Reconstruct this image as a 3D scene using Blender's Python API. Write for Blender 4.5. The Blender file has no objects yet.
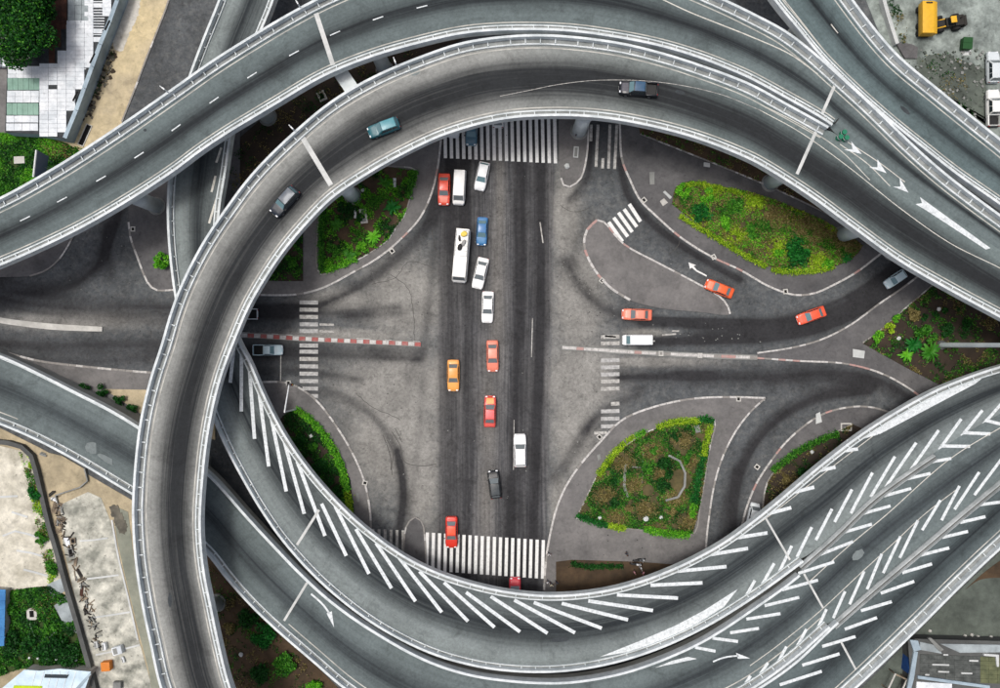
import bpy, bmesh, math, random
import numpy as np
from mathutils import Vector, Matrix

random.seed(11); RNG = np.random.default_rng(5)
scene = bpy.context.scene
COL = scene.collection
R = math.radians

# ------------------------------------------------------------------ camera
HC, SC = 110.0, 0.14                     # camera height, metres per photo pixel on the ground
FPX = HC / SC                            # focal length in photo pixels (photo 1000 x 688)
cam_d = bpy.data.cameras.new('camera'); cam = bpy.data.objects.new('camera', cam_d); COL.objects.link(cam)
cam.location = (0, 0, HC); cam.rotation_euler = (0, 0, 0)
cam_d.sensor_fit = 'HORIZONTAL'; cam_d.sensor_width = 36.0; cam_d.lens = 36.0 * FPX / 1000.0
cam_d.clip_start = 0.5; cam_d.clip_end = 3000
scene.camera = cam
# ------------------------------------------------------------------ sky, sun, exposure (overcast bright daylight)
SUN_EL, SUN_AZ = 76.0, 300.0             # azimuth clockwise from +Y
w = bpy.data.worlds.new('World'); scene.world = w; w.use_nodes = True
nt = w.node_tree; nt.nodes.clear()
sky = nt.nodes.new('ShaderNodeTexSky'); sky.sky_type = 'NISHITA'; sky.sun_disc = False
sky.sun_elevation = R(SUN_EL); sky.sun_rotation = R(SUN_AZ); sky.dust_density = 6.0; sky.air_density = 0.6; sky.ozone_density = 0.3
bgn = nt.nodes.new('ShaderNodeBackground'); bgn.inputs['Strength'].default_value = 0.125
won = nt.nodes.new('ShaderNodeOutputWorld')
hs = nt.nodes.new('ShaderNodeHueSaturation'); hs.inputs['Saturation'].default_value = 0.85   # thin overcast
nt.links.new(sky.outputs[0], hs.inputs['Color']); nt.links.new(hs.outputs[0], bgn.inputs[0]); nt.links.new(bgn.outputs[0], won.inputs[0])
sd = bpy.data.lights.new('sun', 'SUN'); sd.energy = 1.5; sd.angle = R(12); sd.color = (1.0, 0.985, 0.965)
sun = bpy.data.objects.new('sun', sd); COL.objects.link(sun)
sa, se = R(SUN_AZ), R(SUN_EL)
sdir = Vector((math.sin(sa)*math.cos(se), math.cos(sa)*math.cos(se), math.sin(se)))
sun.rotation_euler = sdir.to_track_quat('Z', 'Y').to_euler(); sun.location = sdir*200
vs = scene.view_settings; vs.view_transform = 'Standard'; vs.look = 'None'; vs.gamma = 1.0; vs.use_curve_mapping = False
vs.exposure = 0.10

# ------------------------------------------------------------------ pixel -> place
def P(px, py, z=0.0):
    k = (HC - z) / FPX
    return ((px-500)*k, (344-py)*k, z)
def PA(pts, z=0.0):
    pts = np.asarray(pts, float)
    z = np.broadcast_to(np.asarray(z, float), (len(pts),))
    k = (HC - z) / FPX
    return np.stack([(pts[:,0]-500)*k, (344-pts[:,1])*k, z], 1)

def spline(pts, n=None, step=None, closed=False):
    """Catmull-Rom through pts, resampled to even spacing"""
    p = np.asarray(pts, float)
    if closed: p = np.vstack([p[-1], p, p[0], p[1]])
    else: p = np.vstack([2*p[0]-p[1], p, 2*p[-1]-p[-2]])
    out = []
    for i in range(1, len(p)-2):
        p0, p1, p2, p3 = p[i-1], p[i], p[i+1], p[i+2]
        t0 = 0; t1 = t0+max(np.linalg.norm(p1-p0), 1e-6)**.5; t2 = t1+max(np.linalg.norm(p2-p1), 1e-6)**.5; t3 = t2+max(np.linalg.norm(p3-p2), 1e-6)**.5
        t = np.linspace(t1, t2, 14, endpoint=False)[:, None]
        A1 = (t1-t)/(t1-t0)*p0+(t-t0)/(t1-t0)*p1; A2 = (t2-t)/(t2-t1)*p1+(t-t1)/(t2-t1)*p2; A3 = (t3-t)/(t3-t2)*p2+(t-t2)/(t3-t2)*p3
        B1 = (t2-t)/(t2-t0)*A1+(t-t0)/(t2-t0)*A2; B2 = (t3-t)/(t3-t1)*A2+(t-t1)/(t3-t1)*A3
        out.append((t2-t)/(t2-t1)*B1+(t-t1)/(t2-t1)*B2)
    out = np.vstack(out + [p[-2][None]])
    return resample(out, n, step)
def resample(q, n=None, step=None):
    q = np.asarray(q, float)
    d = np.r_[0, np.cumsum(np.linalg.norm(np.diff(q, axis=0), axis=1))]
    if n is None: n = max(2, int(round(d[-1]/step))+1)
    s = np.linspace(0, d[-1], n)
    return np.stack([np.interp(s, d, q[:, k]) for k in range(q.shape[1])], 1)
def normals2(q):
    t = np.gradient(q[:, :2], axis=0); t /= np.linalg.norm(t, axis=1)[:, None]+1e-9
    return np.stack([-t[:, 1], t[:, 0]], 1)      # left of travel
def inside(poly, x, y):
    poly = np.asarray(poly, float); c = np.zeros(np.shape(x), bool); j = len(poly)-1
    for i in range(len(poly)):
        xi, yi = poly[i]; xj, yj = poly[j]
        m = ((yi > y) != (yj > y)) & (x < (xj-xi)*(y-yi)/((yj-yi) or 1e-9)+xi)
        c ^= m; j = i
    return c
def dist_poly(q, x, y):
    """distance of points to polyline q"""
    best = np.full(np.shape(x), 1e9)
    for a, b in zip(q[:-1], q[1:]):
        dx, dy = b[0]-a[0], b[1]-a[1]; L = dx*dx+dy*dy+1e-9
        t = np.clip(((x-a[0])*dx+(y-a[1])*dy)/L, 0, 1)
        best = np.minimum(best, np.hypot(x-a[0]-t*dx, y-a[1]-t*dy))
    return best

# ------------------------------------------------------------------ materials
MATS = {}
def lin(c):
    return tuple((v/255/12.92 if v/255 <= .04045 else ((v/255+.055)/1.055)**2.4) for v in c)
class NT:
    def __init__(s, name):
        s.m = bpy.data.materials.new(name); s.m.use_nodes = True; s.t = s.m.node_tree; s.t.nodes.clear()
        s.out = s.n('ShaderNodeOutputMaterial'); s.b = s.n('ShaderNodeBsdfPrincipled'); s.l(s.b.outputs[0], s.out.inputs[0])
        s.pos = s.n('ShaderNodeNewGeometry'); MATS[name] = s.m
    def n(s, k, **kw):
        o = s.t.nodes.new(k)
        for a, v in kw.items(): setattr(o, a, v)
        return o
    def l(s, a, b): s.t.links.new(a, b)
    def put(s, sock, v):
        if hasattr(v, 'is_output') or isinstance(v, bpy.types.NodeSocket): s.l(v, sock)
        else: sock.default_value = v
    def noise(s, scale, detail=4, vec=None, rough=.55, dist=0):
        o = s.n('ShaderNodeTexNoise'); s.put(o.inputs['Scale'], scale); o.inputs['Detail'].default_value = detail
        o.inputs['Roughness'].default_value = rough; o.inputs['Distortion'].default_value = dist
        s.l(vec if vec is not None else s.pos.outputs['Position'], o.inputs['Vector']); return o.outputs['Fac']
    def math(s, op, a, b=0.0, c=None):
        o = s.n('ShaderNodeMath', operation=op); s.put(o.inputs[0], a); s.put(o.inputs[1], b)
        if c is not None: s.put(o.inputs[2], c)
        return o.outputs[0]
    def ramp(s, f, stops):
        o = s.n('ShaderNodeValToRGB'); e = o.color_ramp.elements
        for i, (p, c) in enumerate(stops):
            x = e[i] if i < 2 else e.new(p); x.position = p
            x.color = (c, c, c, 1) if np.isscalar(c) else (*c, 1)
        s.l(f, o.inputs[0]); return o.outputs[0]
    def mix(s, f, a, b, mode='MIX'):
        o = s.n('ShaderNodeMix', data_type='RGBA', blend_type=mode); s.put(o.inputs[0], f)
        s.put(o.inputs[6], (*a, 1) if isinstance(a, tuple) else a); s.put(o.inputs[7], (*b, 1) if isinstance(b, tuple) else b)
        return o.outputs[2]
    def grey(s, f):
        o = s.n('ShaderNodeCombineColor'); [s.l(f, o.inputs[i]) for i in range(3)]; return o.outputs[0]
    def scalev(s, sc, vec=None):
        o = s.n('ShaderNodeMapping'); o.inputs['Scale'].default_value = sc
        s.l(vec if vec is not None else s.pos.outputs['Position'], o.inputs['Vector']); return o.outputs[0]
    def attr(s, name):
        o = s.n('ShaderNodeAttribute', attribute_name=name); return o
    def bump(s, h, strength=.3, dist=.02):
        o = s.n('ShaderNodeBump'); o.inputs['Strength'].default_value = strength; o.inputs['Distance'].default_value = dist
        s.l(h, o.inputs['Height']); s.l(o.outputs[0], s.b.inputs['Normal'])
    def fin(s, col, rough=.85, metal=0.0, spec=.3):
        s.put(s.b.inputs['Base Color'], (*col, 1) if isinstance(col, tuple) else col); s.put(s.b.inputs['Roughness'], rough)
        s.b.inputs['Metallic'].default_value = metal; s.b.inputs['Specular IOR Level'].default_value = spec; return s.m

def mat(name, c1, c2=None, big=.25, fine=6.0, amt=.25, rough=.85, metal=0.0, spec=.3, bump=.2, srgb=True, lo=.35, hi=.65, spots=0.0):
    """two-tone weathered surface: c1 and c2 mixed by large noise, all modulated by fine noise"""
    s = NT(name); a = lin(c1) if srgb else c1; b = (lin(c2) if srgb else c2) if c2 else tuple(v*.75 for v in a)
    f = s.ramp(s.noise(big, 6, rough=.62), [(lo, 0.), (hi, 1.)])
    col = s.mix(f, a, b)
    n = s.noise(fine*.45, 7, rough=.78)
    g = s.math('MAXIMUM', s.math('MULTIPLY_ADD', n, 3.2*amt, 1-1.6*amt), .2)
    col = s.mix(1.0, col, s.grey(g), 'MULTIPLY')
    if spots:
        sp = s.ramp(s.noise(1.5, 3, rough=.6), [(.64, 1.), (.72, 1-spots)]); col = s.mix(1.0, col, sp, 'MULTIPLY')
        st = s.ramp(s.noise(.5, 5, rough=.7, dist=.6), [(.34, 1-spots*.6), (.5, 1.)]); col = s.mix(1.0, col, st, 'MULTIPLY')
    if bump: s.bump(n, bump)
    return s.fin(col, rough, metal, spec)
def plain(name, c, rough=.5, metal=0., spec=.4, dirt=.12):
    s = NT(name); a = lin(c)
    n = s.noise(2.2, 4); g = s.math('MULTIPLY_ADD', n, 2*dirt, 1-dirt)
    return s.fin(s.mix(1.0, a, s.grey(g), 'MULTIPLY'), rough, metal, spec)
def paint_worn(name, c, under, thr=.42, scale=1.6, soft=.12):
    s = NT(name)
    n = s.math('ADD', s.math('MULTIPLY', s.noise(scale, 6, rough=.7), .6), s.math('MULTIPLY', s.noise(scale*7, 4, rough=.7), .4))
    f = s.ramp(n, [(thr-soft, 0.), (thr+soft, 1.)])
    n2 = s.noise(9, 3); g = s.math('MULTIPLY_ADD', n2, .3, .85)
    return s.fin(s.mix(1.0, s.mix(f, lin(under), lin(c)), s.grey(g), 'MULTIPLY'), .7)
def leafmat(name, ca, cb, cc):
    s = NT(name); 
    f = s.math('ADD', s.math('MULTIPLY', s.pos.outputs['Random Per Island'], .6), s.math('MULTIPLY', s.noise(.9, 3), .5))
    c = s.ramp(f, [(.2, lin(ca)), (.95, lin(cc))]); 
    e = [n for n in s.t.nodes if n.type == 'VALTORGB'][0].color_ramp.elements.new(.55); e.color = (*lin(cb), 1)
    s.fin(c, .55, 0, .25)
    tr = s.n('ShaderNodeBsdfTranslucent'); s.l(c, tr.inputs[0]); mx = s.n('ShaderNodeMixShader'); mx.inputs[0].default_value = .25
    s.l(s.b.outputs[0], mx.inputs[1]); s.l(tr.outputs[0], mx.inputs[2]); s.l(mx.outputs[0], s.out.inputs[0]); return s.m

def deckmat(name, light, dark, stops, light2=None):
    """asphalt with tyre-darkened bands along the traffic: UV u = metres along, v = 0..1 across"""
    s = NT(name); uv = s.n('ShaderNodeUVMap'); uv.uv_map = 'UVMap'
    sep = s.n('ShaderNodeSeparateXYZ'); s.l(uv.outputs[0], sep.inputs[0])
    wob = s.math('MULTIPLY_ADD', s.noise(.035, 3), .16, -.08)
    v = s.math('ADD', sep.outputs[1], wob)
    band = s.ramp(v, stops); [x for x in s.t.nodes if x.type == 'VALTORGB'][0].color_ramp.interpolation = 'B_SPLINE'
    st = s.noise(1.0, 5, s.scalev((.05, 26, 1), uv.outputs[0]), .6)
    st2 = s.noise(1.0, 4, s.scalev((.012, 9, 1), uv.outputs[0]), .6)
    f = s.math('MULTIPLY', band, s.math('MULTIPLY_ADD', st, .75, .66))
    f = s.math('ADD', f, s.math('MULTIPLY_ADD', st2, .65, -.30))
    o = s.n('ShaderNodeClamp'); s.l(f, o.inputs[0])
    lc = lin(light)
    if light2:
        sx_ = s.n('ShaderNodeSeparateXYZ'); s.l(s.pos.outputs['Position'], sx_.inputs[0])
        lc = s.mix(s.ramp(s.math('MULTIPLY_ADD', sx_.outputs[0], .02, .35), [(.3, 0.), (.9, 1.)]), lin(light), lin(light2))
    col = s.mix(o.outputs[0], lc, lin(dark))
    pt = s.ramp(s.noise(.11, 5, rough=.7), [(.4, .84), (.62, 1.06)])
    n = s.noise(2.6, 7, rough=.82); g = s.math('MAXIMUM', s.math('MULTIPLY_ADD', n, 1.3, .35), .2)
    col = s.mix(1.0, s.mix(1.0, col, s.grey(g), 'MULTIPLY'), pt, 'MULTIPLY')
    drip = s.ramp(s.noise(1.0, 3, s.scalev((.35, 14, 1), uv.outputs[0]), .6), [(.66, 1.), (.78, .62)]); col = s.mix(1.0, col, drip, 'MULTIPLY')
    blot = s.ramp(s.noise(.35, 6, rough=.72, dist=.7), [(.34, .74), (.48, 1.), (.64, 1.), (.74, 1.14)]); col = s.mix(1.0, col, blot, 'MULTIPLY')
    s.bump(n, .25, .01)
    return s.fin(col, .8, 0, .25)

# ------------------------------------------------------------------ objects
def link(o, parent=None, loc=None):
    COL.objects.link(o)
    if parent is not None:
        o.parent = parent
    return o
def tag(o, label=None, cat=None, group=None, kind=None):
    if label: o['label'] = label
    if cat: o['category'] = cat
    if group: o['group'] = group
    if kind: o['kind'] = kind
    return o
def empty(name, loc, rz=0.0):
    e = bpy.data.objects.new(name, None); COL.objects.link(e); e.location = loc; e.rotation_euler = (0, 0, rz); e.empty_display_size = .5
    return e
def newmesh(name, v, f, mats=(), mi=None, smooth=False, uv=None):
    me = bpy.data.meshes.new(name); me.from_pydata([tuple(map(float, a)) for a in v], [], [tuple(int(i) for i in a) for a in f])
    for m in (mats if isinstance(mats, (list, tuple)) else [mats]): me.materials.append(MATS[m] if isinstance(m, str) else m)
    if mi is not None: me.polygons.foreach_set('material_index', np.asarray(mi, np.int32))
    if smooth: me.polygons.foreach_set('use_smooth', np.ones(len(me.polygons), bool))
    if uv is not None:
        l = me.uv_layers.new(name='UVMap'); vi = np.zeros(len(me.loops), np.int32); me.loops.foreach_get('vertex_index', vi)
        l.data.foreach_set('uv', np.asarray(uv, np.float32)[vi].ravel())
    me.update(); return me
def obj(name, me, parent=None, world=False):
    """world=True: mesh coordinates are world coordinates although the parent Empty has a location"""
    o = bpy.data.objects.new(name, me); COL.objects.link(o)
    if parent is not None:
        o.parent = parent
        if world and parent.type == 'EMPTY': o.matrix_parent_inverse = (Matrix.Translation(parent.location) @ parent.rotation_euler.to_matrix().to_4x4()).inverted()
    return o
class MB:
    def __init__(s): s.v = []; s.f = []; s.mi = []
    def add(s, v, f, m=0):
        k = len(s.v); s.v += [tuple(a) for a in v]; s.f += [tuple(i+k for i in a) for a in f]; s.mi += [m]*len(f); return s
    def box(s, x0, x1, y0, y1, z0, z1, m=0, rot=0.0, c=None):
        v = [(x, y, z) for z in (z0, z1) for (x, y) in ((x0, y0), (x1, y0), (x1, y1), (x0, y1))]
        if rot:
            cx, cy = c if c else ((x0+x1)/2, (y0+y1)/2); ca, sa_ = math.cos(rot), math.sin(rot)
            v = [(cx+(x-cx)*ca-(y-cy)*sa_, cy+(x-cx)*sa_+(y-cy)*ca, z) for x, y, z in v]
        return s.add(v, [(3,2,1,0), (4,5,6,7), (0,1,5,4), (1,2,6,5), (2,3,7,6), (3,0,4,7)], m)
    def tube(s, a, b, r0, r1=None, n=8, m=0, caps=True):
        a, b = Vector(a), Vector(b); r1 = r0 if r1 is None else r1
        q = (b-a).to_track_quat('Z', 'Y'); v = []
        for p, r in ((a, r0), (b, r1)):
            for i in range(n):
                t = 2*math.pi*i/n; v.append(tuple(p + q @ Vector((r*math.cos(t), r*math.sin(t), 0))))
        f = [(i, (i+1) % n, n+(i+1) % n, n+i) for i in range(n)]
        if caps: f += [tuple(range(n-1, -1, -1)), tuple(range(n, 2*n))]
        return s.add(v, f, m)
    def prism(s, poly, z0, z1, m=0):
        n = len(poly); a = sum(poly[i][0]*poly[(i+1) % n][1]-poly[(i+1) % n][0]*poly[i][1] for i in range(n))
        if a < 0: poly = poly[::-1]
        v = [(p[0], p[1], z0) for p in poly]+[(p[0], p[1], z1) for p in poly]
        return s.add(v, [tuple(range(n-1, -1, -1)), tuple(range(n, 2*n))]+[(i, (i+1) % n, n+(i+1) % n, n+i) for i in range(n)], m)
    def build(s, name, mats, parent=None, world=False, smooth=False):
        return obj(name, newmesh(name, s.v, s.f, mats, s.mi if len(set(s.mi)) > 1 else None, smooth), parent, world)
def sweep(path, prof, closed_prof=False):
    """path: n x 3 world points; prof: list of (d inward(left), h).  returns verts, quads"""
    nrm = normals2(path); v = []; m = len(prof)
    for p, n_ in zip(path, nrm):
        for d, h in prof: v.append((p[0]+n_[0]*d, p[1]+n_[1]*d, p[2]+h))
    f = []
    for i in range(len(path)-1):
        for j in range(m if closed_prof else m-1):
            k = (j+1) % m
            f.append((i*m+j, (i+1)*m+j, (i+1)*m+k, i*m+k))
    if closed_prof:
        f += [tuple(range(m)), tuple((len(path)-1)*m+j for j in range(m-1, -1, -1))]
    return v, f
def fastquads(name, V, mat_, smooth=False, Fn=4):
    """V: n x Fn x 3 array of separate polygons"""
    n = len(V); me = bpy.data.meshes.new(name); me.vertices.add(n*Fn); me.vertices.foreach_set('co', V.astype(np.float32).ravel())
    me.loops.add(n*Fn); me.loops.foreach_set('vertex_index', np.arange(n*Fn, dtype=np.int32))
    me.polygons.add(n); me.polygons.foreach_set('loop_start', np.arange(0, n*Fn, Fn, dtype=np.int32))
    me.materials.append(MATS[mat_]); me.update(calc_edges=True); me.validate(); return me
def slab(name, poly, z0, z1, m, parent=None, smooth=True, world=False, edge=None):
    """raised sheet of a traced outline (pixels): flat top with side walls"""
    q = spline(poly, step=3, closed=True) if smooth else np.asarray(poly, float)
    if smooth: q = q[:-1]
    w_ = PA(q, z1)[:, :2]; b = MB(); b.prism([tuple(a) for a in w_], z0, z1); 
    o = b.build(name, [m], parent, world)
    return o
# ------------------------------------------------------------------ palette
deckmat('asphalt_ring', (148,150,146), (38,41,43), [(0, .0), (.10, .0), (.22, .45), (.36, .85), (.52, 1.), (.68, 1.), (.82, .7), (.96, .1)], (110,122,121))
deckmat('asphalt_outer', (108,120,120), (36,41,44), [(0, .05), (.25, .2), (.40, .55), (.52, 1.), (.62, .85), (.78, .2), (1, .1)])
deckmat('asphalt_corner', (100,116,117), (25,30,34), [(0, .1), (.3, .12), (.44, .5), (.55, 1.), (.66, .5), (.85, .1)])
deckmat('asphalt_inner', (128,137,136), (40,46,49), [(0, .0), (.15, .08), (.28, .45), (.42, .85), (.58, .95), (.75, .6), (1, .5)])
deckmat('asphalt_low', (110,121,121), (41,47,51), [(0, .1), (.25, .25), (.42, .75), (.56, .85), (.75, .3), (1, .05)])
deckmat('asphalt_merge', (98,110,111), (28,34,38), [(0, .1), (.22, .2), (.4, .9), (.55, .75), (.8, .2), (1, .05)])
mat('concrete_white', (205,208,206), (176,180,178), .3, 5, .10, .8)
mat('concrete_rim', (224,230,230), (186,194,195), .5, 5, .16, .75, spots=.14)
mat('concrete_grey', (142,144,140), (116,118,115), .3, 5, .2)
mat('barrier_grey', (186,191,190), (150,156,155), .5, 5, .2)
mat('concrete_cream', (204,203,196), (172,171,165), .5, 5, .15)
mat('walk_pale', (150,154,152), (122,126,124), .5, 5, .3)
mat('edge_cream', (198,197,188), (156,156,150), .5, 5, .2)
mat('concrete_dark', (92,94,92), (74,76,75), .3, 5, .2)
mat('pier_concrete', (222,230,230), (196,205,206), .4, 4, .10)
mat('joint_concrete', (205,207,204), (180,183,180), .8, 6, .12)
mat('paving', (122,120,118), (98,97,96), .18, 5, .3, spots=.3)
mat('paving_dark', (104,103,103), (82,82,83), .2, 5, .3, spots=.35)
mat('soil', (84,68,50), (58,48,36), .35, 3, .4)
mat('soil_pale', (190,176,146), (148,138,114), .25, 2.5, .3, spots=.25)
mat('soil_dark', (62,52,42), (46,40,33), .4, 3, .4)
mat('dirt_yard', (156,166,160), (96,104,100), .35, 2.2, .46, spots=.5)
mat('dirt_yard_dark', (96,104,96), (66,72,66), .16, 2.0, .4)
mat('lot_pale', (222,218,202), (172,168,152), .3, 2.5, .34, spots=.45)
mat('lot_grey', (206,205,192), (132,134,124), .45, 2.5, .42, spots=.5)
mat('grass_soil', (96,86,56), (60,60,36), .5, 3, .4)
mat('turf', (38,66,24), (60,70,34), .5, 4, .4)
paint_worn('paint_white', (226,227,224), (140,142,140), .37, 2.2)
paint_worn('paint_deck', (220,226,227), (126,133,134), .40, 2.6, .14)
paint_worn('paint_faded', (205,204,198), (112,110,106), .50, 1.9, .12)
paint_worn('paint_side', (196,196,193), (108,108,107), .47, 2.2, .14)
paint_worn('paint_line', (208,206,196), (140,140,134), .42, 1.3)
paint_worn('kerb_white', (208,206,202), (138,136,132), .46, 2.0)
paint_worn('kerb_red', (182,138,132), (158,146,140), .48, 1.8)
paint_worn('median_red', (162,84,80), (160,140,134), .42, 1.6)
paint_worn('kerb_grey', (146,143,138), (118,116,112), .45, 1.1)
leafmat('leaf_dark', (8,38,10), (20,72,20), (46,112,38))
leafmat('leaf_mid', (20,66,14), (52,120,28), (108,176,54))
leafmat('leaf_bright', (38,104,16), (88,172,32), (150,216,60))
leafmat('leaf_lime', (84,122,16), (142,184,30), (198,222,66))
leafmat('leaf_dry', (84,76,44), (122,112,64), (170,156,104))
leafmat('leaf_emerald', (8,56,20), (22,100,34), (56,150,56))
mat('bark', (84,70,54), (58,48,38), 2, 9, .3)
plain('rubber', (26,26,27), .8); plain('rim_metal', (170,172,175), .35, .8); plain('glass_dark', (34,46,52), .08, 0, .6)
plain('glass_teal', (104,134,140), .08, 0, .6); plain('glass_reflect', (112,120,122), .1, 0, .6); plain('lamp_clear', (225,228,230), .15); plain('lamp_red', (150,22,18), .25); plain('trim_black', (30,31,32), .6)  # pale glass: sky reflection is put into the pane colour
plain('plate', (220,220,214), .5); plain('steel', (170,178,182), .4, .6); plain('steel_white', (214,218,218), .45); plain('black_hole', (14,14,14), .95)

# ------------------------------------------------------------------ ground sheets
def rect_sheet(name, x0, x1, y0, y1, z, m):
    return tag(obj(name, newmesh(name, [(x0, y0, z), (x1, y0, z), (x1, y1, z), (x0, y1, z)], [(0, 1, 2, 3)], [m])), kind='structure')
rect_sheet('ground', -900, 900, -900, 900, -0.12, 'soil_pale')

# dark tyre paths, plus painted deck-edge shade, on the junction: (pixels, half width px, strength)
TR = [
 ([(449,100),(449,250),(450,400),(448,600)], 7, .55), ([(466,100),(467,250),(468,400),(464,600)], 6, .6),
 ([(483,110),(482,200),(482,330)], 5, .35), ([(458,110),(457,240)], 14, .5), ([(505,480),(504,600)], 7, .45),
 ([(518,120),(517,300),(512,450),(510,600)], 6, .7), ([(541,120),(541,300),(536,450),(532,600)], 6, .75), ([(529,120),(529,300),(524,450),(521,600)], 8, .35),
 ([(440,560),(545,570)], 30, .35), ([(445,130),(555,130)], 24, .35),  # shade along both deck edges, painted as bands across the road
 ([(436,196),(428,222),(404,250),(365,280),(310,306),(240,312)], 6, .55), ([(434,205),(432,225)], 9, .4),
 ([(240,312),(330,314),(400,312)], 6, .5), ([(350,318),(365,318)], 8, .35), ([(-20,352),(80,362),(180,356),(300,352),(420,356)], 7, .5), ([(240,372),(300,372),(360,380)], 5, .35),
 ([(230,350),(300,352)], 20, .45), ([(220,312),(300,312)], 14, .45),
 ([(-20,272),(25,288),(65,288),(95,268),(112,230),(125,190)], 6, .65), ([(-20,300),(60,312),(180,316)], 8, .55), ([(-20,290),(60,300),(180,306)], 6, .4),
 ([(108,225),(106,255),(112,280)], 8, .35), ([(-20,338),(60,345),(160,345)], 9, .5),
 ([(120,-20),(160,60),(165,130),(110,230)], 10, .12), ([(176,-20),(150,60),(128,130)], 7, .25),
 ([(645,322),(700,324),(780,324),(830,312),(870,292),(905,262)], 5, 1.0), ([(640,343),(700,341),(780,337),(840,322),(890,292),(925,262)], 4.5, .9),
 ([(700,332),(800,330),(880,295)], 12, .35), ([(868,290),(905,268)], 16, .5),
 ([(620,378),(690,376),(760,377),(830,374),(880,384),(910,400)], 7, .75), ([(680,376),(710,376)], 9, .35), ([(770,385),(860,385)], 10, .35),
 ([(620,160),(628,195),(650,222),(690,252),(740,280)], 4.5, .7), ([(590,130),(585,180),(570,200)], 5, .5), ([(645,228),(690,262),(730,286)], 6, .25),
 ([(600,100),(605,160)], 16, .45), ([(565,260),(580,285),(605,308),(640,320)], 7, .6), ([(576,240),(574,262)], 6, .3),
 ([(870,388),(820,396),(785,412),(758,436),(740,470),(734,510),(733,560)], 6, .75), ([(735,470),(724,520),(722,560)], 6, .45),
 ([(555,480),(580,445),(600,415),(640,392)], 6, .45), ([(585,430),(590,424)], 7, .4),
 ([(300,388),(345,398),(380,425),(400,470),(402,540)], 5, .35), ([(408,380),(426,330),(436,240)], 6, .25), ([(400,450),(405,500),(396,540)], 5, .45), ([(375,350),(385,352)], 8, .3), ([(440,200),(426,330),(420,420),(410,520)], 4, .25),
]
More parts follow.
